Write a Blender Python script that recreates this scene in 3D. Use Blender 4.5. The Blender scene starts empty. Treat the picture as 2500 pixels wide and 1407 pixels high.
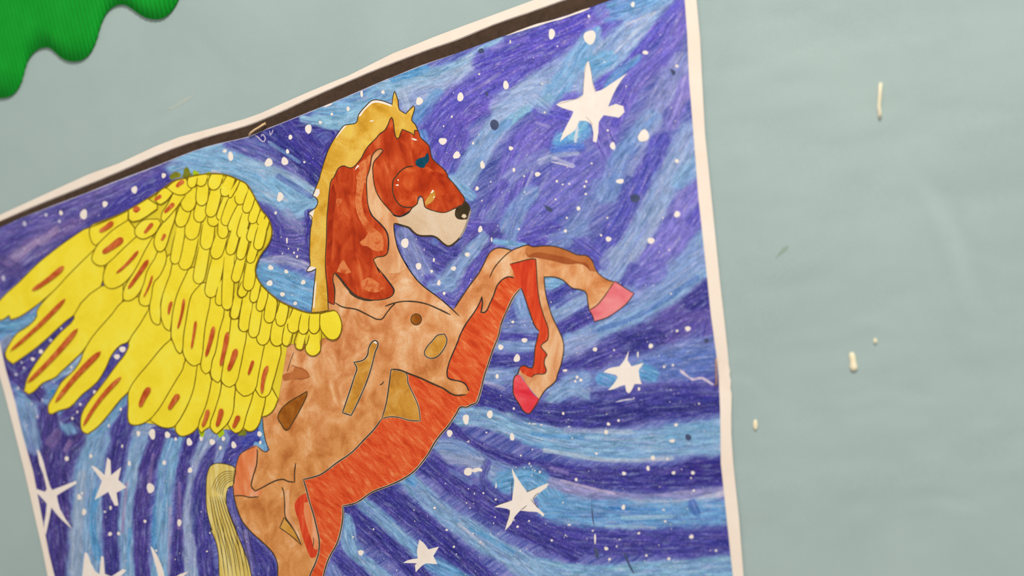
import bpy, bmesh, math, random
import numpy as np
from mathutils import Vector, Matrix
from mathutils.geometry import delaunay_2d_cdt
SC = bpy.context.scene
COL = SC.collection
random.seed(7)
# ------------------------------------------------------------------ camera
FPX, CX, CY = 3472.0, 1250.0, 703.5            # 50 mm lens on a 36 mm sensor, 2500 x 1407
YAW, TILT, DIST = math.radians(28), math.radians(13), 0.70
P0 = Vector((0, 0, 1.5))                        # wall point the camera is aimed at
up_ax = Vector((math.sin(TILT), 0, math.cos(TILT)))
rt0 = Vector((math.cos(TILT), 0, -math.sin(TILT)))
YV = Vector((0, 1, 0))
view = math.cos(YAW) * YV - math.sin(YAW) * rt0
right = math.cos(YAW) * rt0 + math.sin(YAW) * YV
CAMLOC = P0 - DIST * view
M = Matrix((right, up_ax, -view)).transposed().to_4x4()
M.translation = CAMLOC
cd = bpy.data.cameras.new('camera'); cam = bpy.data.objects.new('camera', cd); COL.objects.link(cam)
cam.matrix_world = M
cd.sensor_width = 36; cd.lens = 50; cd.clip_start = 0.01; cd.clip_end = 50
cd.dof.use_dof = True; cd.dof.focus_distance = 0.733; cd.dof.aperture_fstop = 4.7
SC.camera = cam
# ------------------------------------------------------------------ world, lamps, exposure
TINT = (1.0, 0.90, 0.80)                        # warm indoor light
w = bpy.data.worlds.new('world'); SC.world = w; w.use_nodes = True
bg = w.node_tree.nodes['Background']; bg.inputs[0].default_value = (*TINT, 1); bg.inputs[1].default_value = 0.42
def area(name, loc, target, size, power):
    ld = bpy.data.lights.new(name, 'AREA'); ld.shape = 'SQUARE'; ld.size = size; ld.energy = power; ld.color = TINT
    o = bpy.data.objects.new(name, ld); COL.objects.link(o); o.location = loc
    o.rotation_euler = (Vector(target) - Vector(loc)).to_track_quat('-Z', 'Y').to_euler()
    return o
area('ceiling_lamp', (0.60, -0.80, 2.45), (0.1, 0, 1.5), 0.32, 14.5)
SC.view_settings.view_transform = 'Standard'; SC.view_settings.look = 'None'
SC.view_settings.gamma = 1; SC.view_settings.use_curve_mapping = False
SC.view_settings.exposure = 0.34
# ------------------------------------------------------------------ helpers
FV, FR, FU, FC = np.array(view), np.array(right), np.array(up_ax), np.array(CAMLOC)
def P(px, py, h):
    """wall-side point seen at photo pixel (px, py), standing h metres proud of the wall"""
    px = np.asarray(px, float); py = np.asarray(py, float)
    d = (FV[None] + FR[None] * ((px.ravel() - CX) / FPX)[:, None] - FU[None] * ((py.ravel() - CY) / FPX)[:, None])
    t = (-np.asarray(h, float).ravel() - FC[1]) / d[:, 1]
    return FC[None] + d * t[:, None]
def to_px(X, Y, Z):
    v = np.stack([X - FC[0], Y - FC[1], Z - FC[2]], -1)
    z = v @ FV
    return CX + FPX * (v @ FR) / z, CY - FPX * (v @ FU) / z
def lin(c):
    c = np.asarray(c, float) / 255.0
    return np.where(c <= 0.04045, c / 12.92, ((c + 0.055) / 1.055) ** 2.4)
GAIN = 0.88
def alb(c):
    """pigment colour that looks like sRGB c under the room's warm light"""
    return np.clip(lin(c) * GAIN / np.array(TINT), 0.002, 0.93)
def rnd_grid(seed, n=256):
    return np.random.RandomState(seed).rand(n, n)
_G = {}
def vnoise(x, y, seed=0):
    if seed not in _G: _G[seed] = rnd_grid(seed)
    g = _G[seed]; n = g.shape[0]
    xi = np.floor(x).astype(int); yi = np.floor(y).astype(int)
    fx = x - xi; fy = y - yi; fx = fx * fx * (3 - 2 * fx); fy = fy * fy * (3 - 2 * fy)
    a = g[xi % n, yi % n]; b = g[(xi + 1) % n, yi % n]; c = g[xi % n, (yi + 1) % n]; d = g[(xi + 1) % n, (yi + 1) % n]
    return (a * (1 - fx) + b * fx) * (1 - fy) + (c * (1 - fx) + d * fx) * fy
def fbm(x, y, seed=0, o=3):
    s = 0; a = 0.5; t = 0
    for i in range(o):
        s = s + a * vnoise(x * 2 ** i, y * 2 ** i, seed + i); t += a; a *= .5
    return s / t
def sstep(a, b, x):
    t = np.clip((x - a) / (b - a), 0, 1); return t * t * (3 - 2 * t)
# zoom-window coordinates -> photo pixels
def Z(ox, oy, s, pts): return [(ox + x / s, oy + y / s) for x, y in pts]
Z1 = lambda *p: Z(740, 210, 5.952, p)
Z2 = lambda *p: Z(740, 430, 5.952, p)
Z3 = lambda *p: Z(740, 640, 5.0, p)
Z4 = lambda *p: Z(1060, 560, 4.808, p)
Z5 = lambda *p: Z(1060, 800, 6.25, p)
Z6 = lambda *p: Z(600, 850, 6.25, p)
Z7 = lambda *p: Z(480, 1040, 5.0, p)
Z8 = lambda *p: Z(480, 1200, 6.25, p)
ZG = lambda *p: Z(400, 400, 8.333, p)
ZF = lambda *p: Z(400, 560, 8.333, p)
ZD = lambda *p: Z(300, 720, 8.333, p)
ZH = lambda *p: Z(550, 700, 8.333, p)
def smooth(pts, n=3, closed=True, sharp=60):
    pts = [np.array(p, float) for p in pts]; N = len(pts); tan = []
    for i in range(N):
        a = pts[i - 1] if (closed or i > 0) else pts[i]
        b = pts[(i + 1) % N] if (closed or i < N - 1) else pts[i]
        u = pts[i] - a; v = b - pts[i]
        lu, lv = np.linalg.norm(u), np.linalg.norm(v)
        if lu > 0 and lv > 0:
            ang = math.degrees(math.acos(max(-1, min(1, float(u @ v) / (lu * lv)))))
            if ang > sharp: tan.append(None); continue
            d = u / lu + v / lv; d = d / (np.linalg.norm(d) + 1e-9); tan.append(d)
        else:
            d = b - a; tan.append(d / (np.linalg.norm(d) + 1e-9))
    out = []
    for i in range(N if closed else N - 1):
        p, q = pts[i], pts[(i + 1) % N]; L = np.linalg.norm(q - p)
        if L < 1e-6: continue
        tp = tan[i] * L if tan[i] is not None else (q - p)
        tq = tan[(i + 1) % N] * L if tan[(i + 1) % N] is not None else (q - p)
        k = n if L > 5 else 1
        for j in range(k):
            t = j / k
            out.append((2 * t**3 - 3 * t**2 + 1) * p + (t**3 - 2 * t**2 + t) * tp + (-2 * t**3 + 3 * t**2) * q + (t**3 - t**2) * tq)
    if not closed: out.append(pts[-1])
    return np.array(out)
def inside(poly, x, y):
    poly = np.asarray(poly); r = np.zeros(x.shape, bool); n = len(poly)
    for i in range(n):
        x1, y1 = poly[i]; x2, y2 = poly[(i + 1) % n]
        if y1 == y2: continue
        c = ((y1 > y) != (y2 > y)) & (x < (x2 - x1) * (y - y1) / (y2 - y1) + x1); r ^= c
    return r
def seg_dist(pts, x, y, closed=False):
    """distance to a polyline, signed side, arc length, for arrays x, y"""
    best = np.full(x.shape, 1e9); side = np.zeros(x.shape); arc = np.zeros(x.shape); acc = 0
    n = len(pts)
    for i in range(n if closed else n - 1):
        (x1, y1), (x2, y2) = pts[i], pts[(i + 1) % n]
        dx, dy = x2 - x1, y2 - y1; L = math.hypot(dx, dy) + 1e-9
        t = np.clip(((x - x1) * dx + (y - y1) * dy) / L**2, 0, 1)
        ex, ey = x - x1 - t * dx, y - y1 - t * dy; d = np.hypot(ex, ey)
        m = d < best
        best = np.where(m, d, best); side = np.where(m, np.sign(dx * ey - dy * ex), side); arc = np.where(m, acc + t * L, arc); acc += L
    return best, side, arc, acc
# ------------------------------------------------------------------ sheet height above the wall
SH = 0.0013
def H(px, py):
    px = np.asarray(px, float); py = np.asarray(py, float)
    h = np.full(px.shape, SH)
    h = h - 0.0006 * np.exp(-(((px - 628) / 75) ** 2 + ((py - 318) / 45) ** 2))
    h = h - 0.0006 * np.exp(-(((px - 1760) / 35) ** 2 + ((py - 908) / 70) ** 2))
    h = h + 0.00005 * np.sin(py / 9.0) * np.exp(-(((px - 1772) / 14) ** 2 + ((py - 930) / 55) ** 2))
    return h
# ------------------------------------------------------------------ materials
def newmat(name):
    m = bpy.data.materials.new(name); m.use_nodes = True; nt = m.node_tree
    return m, nt, nt.nodes['Principled BSDF']
def wash(name, cols, scale=90, stretch=(1, 1), rot=0, lo=.32, hi=.68, grain=.10, rough=.62, bump=0.0, detail=5, grad=None):
    """watercolour / felt-pen wash: noise blended pigments plus paper grain"""
    m, nt, b = newmat(name); N = nt.nodes; Lk = nt.links
    tc = N.new('ShaderNodeTexCoord'); mp = N.new('ShaderNodeMapping')
    mp.inputs['Rotation'].default_value = (0, math.radians(rot), 0)
    mp.inputs['Scale'].default_value = (stretch[0], 1, stretch[1])
    rr = N.new('ShaderNodeMapping'); rr.vector_type = 'POINT'; rr.inputs['Rotation'].default_value = (0, math.radians(rot), 0)
    mp.inputs['Rotation'].default_value = (0, 0, 0)
    Lk.new(tc.outputs['Object'], rr.inputs[0]); Lk.new(rr.outputs[0], mp.inputs[0])
    nz = N.new('ShaderNodeTexNoise'); nz.inputs['Scale'].default_value = scale; nz.inputs['Detail'].default_value = detail
    nz.inputs['Roughness'].default_value = .58; nz.inputs['Distortion'].default_value = .6
    Lk.new(mp.outputs[0], nz.inputs['Vector'])
    cr = N.new('ShaderNodeValToRGB'); Lk.new(nz.outputs['Fac'], cr.inputs[0])
    e = cr.color_ramp.elements; k = len(cols)
    while len(e) < k: e.new(0.5)
    for i, c in enumerate(cols):
        e[i].position = lo + (hi - lo) * i / max(1, k - 1); e[i].color = (*alb(c), 1)
    n2 = N.new('ShaderNodeTexNoise'); n2.inputs['Scale'].default_value = 1400; n2.inputs['Detail'].default_value = 2
    Lk.new(tc.outputs['Object'], n2.inputs['Vector'])
    mr = N.new('ShaderNodeMapRange'); mr.inputs['From Min'].default_value = .3; mr.inputs['From Max'].default_value = .7
    mr.inputs['To Min'].default_value = 1 - grain; mr.inputs['To Max'].default_value = 1 + grain * .6
    Lk.new(n2.outputs['Fac'], mr.inputs['Value'])
    colout = cr.outputs[0]
    if grad:                                   # a second pigment washed in lower down the figure
        cols2, ga, gb = grad
        c2 = N.new('ShaderNodeValToRGB'); Lk.new(nz.outputs['Fac'], c2.inputs[0]); e = c2.color_ramp.elements
        while len(e) < len(cols2): e.new(.5)
        for i, c in enumerate(cols2):
            e[i].position = lo + (hi - lo) * i / max(1, len(cols2) - 1); e[i].color = (*alb(c), 1)
        sx = N.new('ShaderNodeSeparateXYZ'); Lk.new(tc.outputs['Object'], sx.inputs[0])
        n3 = N.new('ShaderNodeTexNoise'); n3.inputs['Scale'].default_value = 45; Lk.new(tc.outputs['Object'], n3.inputs['Vector'])
        ad = N.new('ShaderNodeMath'); ad.operation = 'MULTIPLY_ADD'; Lk.new(n3.outputs['Fac'], ad.inputs[0]); ad.inputs[1].default_value = .09; Lk.new(sx.outputs['Z'], ad.inputs[2])
        gm = N.new('ShaderNodeMapRange'); gm.inputs['From Min'].default_value = ga + .045; gm.inputs['From Max'].default_value = gb + .045
        Lk.new(ad.outputs[0], gm.inputs['Value'])
        gx_ = N.new('ShaderNodeMix'); gx_.data_type = 'RGBA'; Lk.new(gm.outputs[0], gx_.inputs['Factor'])
        Lk.new(cr.outputs[0], gx_.inputs[6]); Lk.new(c2.outputs[0], gx_.inputs[7]); colout = gx_.outputs[2]
    mx = N.new('ShaderNodeVectorMath'); mx.operation = 'SCALE'
    Lk.new(colout, mx.inputs[0]); Lk.new(mr.outputs[0], mx.inputs['Scale'])
    Lk.new(mx.outputs[0], b.inputs['Base Color'])
    b.inputs['Roughness'].default_value = rough; b.inputs['Specular IOR Level'].default_value = .08
    if bump:
        bp = N.new('ShaderNodeBump'); bp.inputs['Strength'].default_value = bump; bp.inputs['Distance'].default_value = .0002
        Lk.new(n2.outputs['Fac'], bp.inputs['Height']); Lk.new(bp.outputs[0], b.inputs['Normal'])
    return m
MT = {}
MT['wall'] = wash('pale_blue_backing_paper', [(168, 184, 177), (175, 190, 182)], 14, grain=.045, rough=.75, bump=.12)
MT['sheet'] = wash('cream_paper', [(250, 228, 206), (255, 237, 217)], 30, grain=.02, rough=.6)
MT['bar'] = wash('brown_black_print', [(68, 52, 40), (84, 64, 50)], 240, grain=.12, rough=.55)
MT['grey'] = wash('grey_edge', [(150, 138, 130), (175, 160, 150)], 200)
MT['white'] = wash('bare_cream_paper', [(248, 230, 212), (255, 240, 225)], 120, grain=.03)
MT['dim'] = wash('thinned_white_paint', [(176, 172, 205), (222, 212, 220)], 500, grain=.1)
MT['lav'] = wash('lavender_white_paint', [(190, 175, 205), (235, 215, 220)], 600, grain=.1)
MT['ink'] = wash('brown_ink', [(62, 50, 38), (84, 66, 46)], 400, grain=.1)
MT['ink2'] = wash('dark_ink', [(38, 42, 48), (66, 56, 48)], 300, grain=.1)
MT['fink'] = wash('ochre_ink', [(118, 92, 14), (146, 116, 22)], 300, grain=.1)
MT['yellow'] = wash('bright_yellow_pen', [(250, 222, 46), (255, 229, 56), (255, 235, 72)], 60, grain=.05)
MT['yedge'] = wash('yellow_pen_base', [(232, 204, 40), (244, 220, 60)], 60, grain=.05)
MT['spot'] = wash('rust_orange_wash', [(186, 74, 30), (210, 96, 44), (226, 130, 66)], 190, grain=.12)
MT['tan'] = wash('tan_orange_wash', [(202, 116, 60), (226, 146, 88), (240, 174, 118), (250, 204, 158)], 80, grain=.14, stretch=(1.15, .95), rot=-20, lo=.30, hi=.70, grad=([(194, 112, 54), (216, 138, 72), (232, 158, 92), (246, 188, 132)], -.03, -.085))
MT['tan2'] = wash('brown_orange_wash', [(190, 108, 48), (212, 130, 62), (228, 152, 84), (240, 172, 112)], 58, grain=.10, stretch=(1.4, .9), rot=10, lo=.3, hi=.72)
MT['peach'] = wash('peach_wash', [(216, 138, 84), (236, 170, 116), (246, 200, 152)], 75, grain=.08, stretch=(1.6, .8), rot=-25)
MT['red'] = wash('red_brown_wash', [(160, 46, 18), (190, 60, 24), (214, 84, 38), (232, 124, 68)], 85, grain=.12, stretch=(1.8, .8), rot=0, lo=.30, hi=.74)
MT['palered'] = wash('pale_orange_wash', [(204, 82, 36), (220, 104, 52), (234, 138, 80), (228, 116, 60)], 170, grain=.14, lo=.34, hi=.62)
MT['darkred'] = wash('dark_red_wash', [(150, 40, 16), (176, 52, 22), (196, 66, 28)], 120, grain=.1)
MT['redface'] = wash('rust_red_wash', [(164, 44, 16), (194, 60, 22), (216, 84, 36), (232, 118, 60)], 110, grain=.12, lo=.32, hi=.74)
MT['orange'] = wash('scarlet_orange_pen', [(208, 66, 30), (230, 84, 40), (238, 108, 56), (246, 156, 96)], 190, grain=.16, stretch=(2.2, .6), rot=40, lo=.3, hi=.74)
MT['redleg'] = wash('scarlet_leg_pen', [(196, 54, 32), (222, 66, 36), (232, 84, 44), (240, 128, 80)], 140, grain=.12, stretch=(2.6, .5), rot=-18, lo=.3, hi=.75)
MT['rump'] = wash('light_orange_wash', [(228, 118, 62), (240, 140, 84), (246, 180, 136)], 70, stretch=(2, .6), rot=-5)
MT['mane'] = wash('golden_yellow_wash', [(206, 146, 40), (230, 174, 58), (240, 194, 86), (244, 208, 84)], 80, grain=.12, stretch=(1.2, 1), rot=30, lo=.32, hi=.72)
MT['tail'] = wash('straw_yellow_wash', [(206, 168, 72), (234, 204, 108), (246, 226, 156)], 130, grain=.12, stretch=(3, .35), rot=-6)
MT['gold'] = wash('ochre_gold_wash', [(196, 128, 44), (216, 150, 56), (228, 170, 84)], 120, grain=.14)
MT['brown'] = wash('dark_ochre_wash', [(140, 72, 18), (166, 94, 26), (190, 120, 46)], 110, grain=.12)
MT['bleg'] = wash('light_brown_wash', [(186, 102, 50), (206, 124, 66)], 90)
MT['bleg2'] = wash('brown_wash', [(160, 76, 36), (180, 94, 48)], 90)
MT['cream'] = wash('cream_wash', [(222, 184, 144), (232, 200, 164), (238, 212, 180)], 60, grain=.1)
MT['nose'] = wash('soft_black_wash', [(50, 42, 26), (76, 62, 40)], 160, grain=.15)
MT['eye'] = wash('deep_teal', [(8, 60, 84), (20, 84, 104)], 200)
MT['pink'] = wash('pink_pen', [(226, 96, 104), (240, 122, 126), (246, 146, 144)], 80, grain=.06, stretch=(.7, 2), rot=-20)
MT['hotpink'] = wash('hot_pink_pen', [(228, 48, 62), (240, 74, 82), (246, 118, 120)], 70, grain=.06, stretch=(.5, 2), rot=-14)
MT['smear'] = wash('olive_smear', [(120, 120, 36), (150, 150, 40)], 200)
MT['lime'] = wash('lime_smear', [(168, 196, 20), (190, 208, 24)], 200)
MT['smudge'] = wash('grey_smudge', [(70, 78, 110), (84, 92, 120)], 200)
MT['deepblue'] = wash('blue_pen', [(64, 130, 200), (110, 170, 220)], 160)
MT['green'] = wash('corrugated_green_card', [(14, 150, 38), (20, 160, 44)], 60, grain=.06, rough=.5)
MT['scuff'] = wash('faint_olive_scuff', [(146, 166, 146), (156, 174, 156)], 200)
MT['scuff2'] = wash('faint_pale_scuff', [(190, 194, 180), (180, 192, 182)], 200)
MT['drip'] = wash('cream_dried_paint', [(255, 232, 188), (255, 240, 204)], 200, rough=.4)
m, nt, b = newmat('dull_brass_wire'); b.inputs['Base Color'].default_value = (*alb((240, 198, 146)), 1)
b.inputs['Metallic'].default_value = 0; b.inputs['Roughness'].default_value = .4; MT['wire'] = m
m, nt, b = newmat('rusty_wire'); b.inputs['Base Color'].default_value = (*alb((176, 132, 104)), 1)
b.inputs['Metallic'].default_value = 0; b.inputs['Roughness'].default_value = .5; MT['wire2'] = m
# painted sky: pigment stored on the sheet itself
m, nt, b = newmat('blue_violet_sky_paint'); N = nt.nodes; Lk = nt.links
at = N.new('ShaderNodeAttribute'); at.attribute_name = 'pigment'
tc = N.new('ShaderNodeTexCoord'); n2 = N.new('ShaderNodeTexNoise'); n2.inputs['Scale'].default_value = 900; n2.inputs['Detail'].default_value = 4
n2.inputs['Roughness'].default_value = .65
Lk.new(tc.outputs['Object'], n2.inputs['Vector'])
mr = N.new('ShaderNodeMapRange'); mr.inputs['From Min'].default_value = .56; mr.inputs['From Max'].default_value = .80
mr.inputs['To Min'].default_value = 0; mr.inputs['To Max'].default_value = .34
Lk.new(n2.outputs['Fac'], mr.inputs['Value'])
mx = N.new('ShaderNodeMix'); mx.data_type = 'RGBA'; Lk.new(mr.outputs[0], mx.inputs['Factor'])
Lk.new(at.outputs['Color'], mx.inputs[6]); mx.inputs[7].default_value = (*alb((196, 196, 226)), 1)
mr2 = N.new('ShaderNodeMapRange'); mr2.inputs['From Min'].default_value = .3; mr2.inputs['From Max'].default_value = .6
mr2.inputs['To Min'].default_value = .80; mr2.inputs['To Max'].default_value = 1.04
Lk.new(n2.outputs['Fac'], mr2.inputs['Value'])
af = N.new('ShaderNodeAttribute'); af.attribute_name = 'flow'                      # crayon streaks run along each brush stroke
ms = N.new('ShaderNodeVectorMath'); ms.operation = 'MULTIPLY'; Lk.new(af.outputs['Vector'], ms.inputs[0]); ms.inputs[1].default_value = (1 / 46, 1 / 7.5, 1)
ns = N.new('ShaderNodeTexNoise'); ns.inputs['Scale'].default_value = 1; ns.inputs['Detail'].default_value = 5; ns.inputs['Roughness'].default_value = .66; Lk.new(ms.outputs[0], ns.inputs['Vector'])
m5 = N.new('ShaderNodeMapRange'); m5.inputs['From Min'].default_value = .53; m5.inputs['From Max'].default_value = .78; m5.inputs['To Max'].default_value = .58; Lk.new(ns.outputs['Fac'], m5.inputs['Value'])
hs_ = N.new('ShaderNodeMix'); hs_.data_type = 'RGBA'; Lk.new(m5.outputs[0], hs_.inputs['Factor']); Lk.new(mx.outputs[2], hs_.inputs[6]); hs_.inputs[7].default_value = (*alb((176, 190, 226)), 1)
m6 = N.new('ShaderNodeMapRange'); m6.inputs['From Min'].default_value = .25; m6.inputs['From Max'].default_value = .5; m6.inputs['To Min'].default_value = .82; m6.inputs['To Max'].default_value = 1.0; Lk.new(ns.outputs['Fac'], m6.inputs['Value'])
vk = N.new('ShaderNodeVectorMath'); vk.operation = 'SCALE'; Lk.new(hs_.outputs[2], vk.inputs[0]); Lk.new(m6.outputs[0], vk.inputs['Scale'])
vm = N.new('ShaderNodeVectorMath'); vm.operation = 'SCALE'; Lk.new(vk.outputs[0], vm.inputs[0]); Lk.new(mr2.outputs[0], vm.inputs['Scale'])
Lk.new(vm.outputs[0], b.inputs['Base Color']); b.inputs['Roughness'].default_value = .6; b.inputs['Specular IOR Level'].default_value = .08
MT['sky'] = m
# ------------------------------------------------------------------ object builders
def tag(o, label=None, cat=None, group=None, kind=None):
    if label: o['label'] = label
    if cat: o['category'] = cat
    if group: o['group'] = group
    if kind: o['kind'] = kind
    return o
def link(name, verts, faces, mat, parent=None, smoothf=False, origin=None, mats=None, midx=None):
    verts = np.asarray(verts, float)
    if origin is None: origin = ORG[parent.name] if (parent is not None and parent.name in ORG) else verts.mean(0)
    me = bpy.data.meshes.new(name); me.from_pydata((verts - np.array(origin)).tolist(), [], [tuple(f) for f in faces])
    me.materials.append(MT[mat])
    for mm in (mats or []): me.materials.append(MT[mm])
    if midx is not None: me.polygons.foreach_set('material_index', midx)
    if smoothf: me.polygons.foreach_set('use_smooth', [True] * len(me.polygons))
    me.update()
    o = bpy.data.objects.new(name, me); COL.objects.link(o)
    if parent is not None: o.parent = parent
    else: o.location = origin
    return o
ORG = {}
def tri_poly(pts, spacing=None):
    pts = np.asarray(pts, float)
    keep = [0]
    for i in range(1, len(pts)):
        if np.linalg.norm(pts[i] - pts[keep[-1]]) > .35: keep.append(i)
    if np.linalg.norm(pts[keep[0]] - pts[keep[-1]]) < .35: keep.pop()
    pts = pts[keep]; n = len(pts); V = [Vector(p) for p in pts]
    if spacing:
        x0, y0 = pts.min(0); x1, y1 = pts.max(0)
        gx, gy = np.meshgrid(np.arange(x0 + spacing / 2, x1, spacing), np.arange(y0 + spacing / 2, y1, spacing))
        gx = gx.ravel(); gy = gy.ravel(); ok = inside(pts, gx, gy)
        d = seg_dist(pts.tolist(), gx, gy, True)[0]; ok &= d > spacing * .35
        V += [Vector((a, c)) for a, c in zip(gx[ok], gy[ok])]
    r = delaunay_2d_cdt(V, [(i, (i + 1) % n) for i in range(n)], [], 1, 1e-4)
    vv = np.array([tuple(v) for v in r[0]]); ff = [f for f in r[2]]
    # drop triangles outside (possible with self-touching outlines)
    c = np.array([vv[list(f)].mean(0) for f in ff]); ok = inside(pts, c[:, 0], c[:, 1])
    ff = [f for f, k in zip(ff, ok) if k]
    # wind so that normals face the room
    out = []
    for f in ff:
        a, b_, c_ = vv[f[0]], vv[f[1]], vv[f[2]]
        cr = (b_[0] - a[0]) * (c_[1] - a[1]) - (b_[1] - a[1]) * (c_[0] - a[0])
        out.append(f if cr < 0 else f[::-1])
    return vv, out, pts
LAY = 0.000004
def flat(name, pts, layer, mat, parent, sm=3, spacing=None, thick=None, sharp=60, label=None):
    p = smooth(pts, sm, True, sharp) if sm > 1 else np.array(pts, float)
    vv, ff, ring = tri_poly(p, spacing)
    h = H(vv[:, 0], vv[:, 1]) + layer * LAY
    V = P(vv[:, 0], vv[:, 1], h)
    if thick:
        n = len(ring); hr = H(ring[:, 0], ring[:, 1]) + layer * LAY
        A = P(ring[:, 0], ring[:, 1], hr); B = A.copy(); B[:, 1] += thick
        k = len(V); V = np.vstack([V, A, B]); ff = list(ff)
        for i in range(n): j = (i + 1) % n; ff.append((k + i, k + j, k + n + j, k + n + i))
    o = link(name, V, ff, mat, parent)
    if label: o['label'] = label
    return o
def ribbon_geo(pts, wd, layer, closed=False, n=3, taper=True, seed=0, sharp=70, wob=.35):
    p = smooth(pts, n, closed, sharp)
    m_ = len(p); L = []; R = []
    if closed: tg = np.roll(p, -1, 0) - np.roll(p, 1, 0)
    else: tg = np.gradient(p, axis=0)
    tg = tg / (np.linalg.norm(tg, axis=1)[:, None] + 1e-9); nm = np.stack([-tg[:, 1], tg[:, 0]], 1)
    cum = np.concatenate([[0], np.cumsum(np.linalg.norm(np.diff(p, axis=0), axis=1))])
    ww = wd * (1 - wob / 2 + wob * vnoise(cum / 14.0 + seed * 7.3, cum * 0 + .5, 91))
    if taper and not closed:
        ww = ww * np.clip(np.minimum(cum, cum[-1] - cum) / (wd * 1.5) + .35, 0, 1)
    a = p + nm * ww[:, None] / 2; b_ = p - nm * ww[:, None] / 2
    allp = np.vstack([a, b_]); V = P(allp[:, 0], allp[:, 1], H(allp[:, 0], allp[:, 1]) + layer * LAY)
    F = [(i, (i + 1) % m_, m_ + (i + 1) % m_, m_ + i) for i in range(m_ if closed else m_ - 1)]
    return V, F
_sd = [0]
def ink(pts, wd=2.6, layer=60, mat='ink', parent=None, closed=False, name='ink_line', n=3, sharp=70):
    _sd[0] += 1
    V, F = ribbon_geo(pts, wd, layer, closed, n, seed=_sd[0], sharp=sharp)
    return link(name, V, F, mat, parent)
# ================================================================== WALL
xs = np.concatenate([np.linspace(-1.3, -.30, 40)[:-1], np.arange(-.30, .36, .0022), np.linspace(.36, 1.3, 38)[1:]])
zs = np.concatenate([np.linspace(.3, 1.34, 40)[:-1], np.arange(1.34, 1.68, .0022), np.linspace(1.68, 2.7, 38)[1:]])
X, ZZ = np.meshgrid(xs, zs); pxw, pyw = to_px(X, X * 0, ZZ)
def wallh(pxw, pyw):
    h = 0.0013 * (fbm(pxw / 300 + 3, pyw / 110 + 1 + pxw / 900, 11, 3) - .5) + 0.00022 * (fbm(pxw / 60, pyw / 34, 17, 3) - .5)
    h = h * (0.22 + .78 * sstep(1500, 2000, pxw))
    def crease(line, wd, amp):
        d, s, a_, L_ = seg_dist(line, pxw, pyw); fade = np.sin(np.pi * np.clip(a_ / L_, 0, 1)) ** .7
        return amp * fade * s * (d / wd) * np.exp(-(d / wd) ** 2)
    h += crease([(2230, 420), (2290, 500), (2340, 610), (2385, 780)], 30, .0011)
    h += crease([(2000, 1010), (2150, 960), (2260, 975)], 20, .0003)
    h += crease([(2180, 1240), (2300, 1225), (2420, 1260)], 18, .0004)
    h += crease([(1780, 920), (1830, 930), (1880, 990)], 12, .0003)
    h += crease([(2010, 830), (2120, 780), (2200, 800)], 22, .0003)
    h += crease([(330, 330), (400, 300), (480, 240)], 18, .0004)
    return np.clip(h, -.0007, .0007)
h = wallh(pxw, pyw)
edge = sstep(.0, .04, .36 - X) * sstep(0, .04, X + .30) * sstep(0, .03, ZZ - 1.34) * sstep(0, .03, 1.68 - ZZ)
h = h * edge
nx, nz = len(xs), len(zs)
V = np.stack([X, -h, ZZ], -1).reshape(-1, 3)
idx = np.arange(nx * nz).reshape(nz, nx)
F = np.stack([idx[:-1, :-1], idx[:-1, 1:], idx[1:, 1:], idx[1:, :-1]], -1).reshape(-1, 4)
ORG['wall_back'] = (0, 0, 0)
wall = link('wall_back', V, F.tolist(), 'wall', None, True, origin=(0, 0, 0)); wall['kind'] = 'structure'
wall['label'] = 'wall covered in pale blue-green backing paper with soft wrinkles'
# stains on the wall paper
def wall_flat(name, pts, mat, hh=.0004):
    p = smooth(pts, 3); vv, ff, _ = tri_poly(p)
    return link(name, P(vv[:, 0], vv[:, 1], wallh(vv[:, 0], vv[:, 1]) + .00006), ff, mat, wall)
wall_flat('scuff_mark', [(1893, 632), (1902, 618), (1912, 605), (1926, 600), (1920, 612), (1906, 622)], 'scuff', .00062)
wall_flat('scuff_mark', [(408, 268), (430, 252), (455, 238), (478, 226), (470, 238), (448, 252), (425, 266)], 'scuff2', .00062)
# ================================================================== PAINTED SHEET
pc = P([850], [700], [0])[0]
paint = bpy.data.objects.new('painting', None); COL.objects.link(paint); paint.location = pc; ORG['painting'] = tuple(pc)
tag(paint, 'child\'s painting of a yellow-winged horse in a starry blue-violet sky, stapled to the wall', 'painting')
out_top = [(-90, 562), (0, 525), (115, 472), (216, 426), (290, 399), (385, 355), (440, 334), (500, 318), (560, 301), (596, 291), (627, 280), (640, 275), (700, 248), (755, 224), (812, 200), (850, 185), (960, 130), (1016, 108), (1060, 90), (1140, 60), (1200, 38), (1303, 0), (1480, -64), (1691, -142)]
out_right = [(1700, 0), (1709, 96), (1713.6, 192), (1721, 328), (1739, 505), (1757, 685), (1769, 790), (1776, 855), (1779, 892), (1782, 906), (1781, 918), (1784, 930), (1783, 950), (1786, 962), (1785, 1018), (1785, 1060), (1790, 1135), (1804, 1266), (1815, 1407), (1862, 1740)]
out_left = [(255, 2010), (118, 1416), (105, 1349), (60, 1152), (32, 1041), (8, 950), (0, 923), (-40, 750)]
flat('paper_sheet', out_top + out_right + out_left, -25, 'sheet', paint, sm=1, spacing=14, thick=.0003, label='cream paper sheet showing as a bare margin')
wb = [(-84, 578), (0, 540), (120, 489), (240, 441), (336, 400), (420, 364), (500, 337), (540, 325), (560, 320), (580, 314), (612, 304), (656, 286), (700, 267), (744, 246), (848, 200), (900, 178), (960, 154), (1044, 122), (1120, 96), (1206, 60), (1291, 31), (1378, 0), (1500, -44), (1686, -112)]
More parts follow.
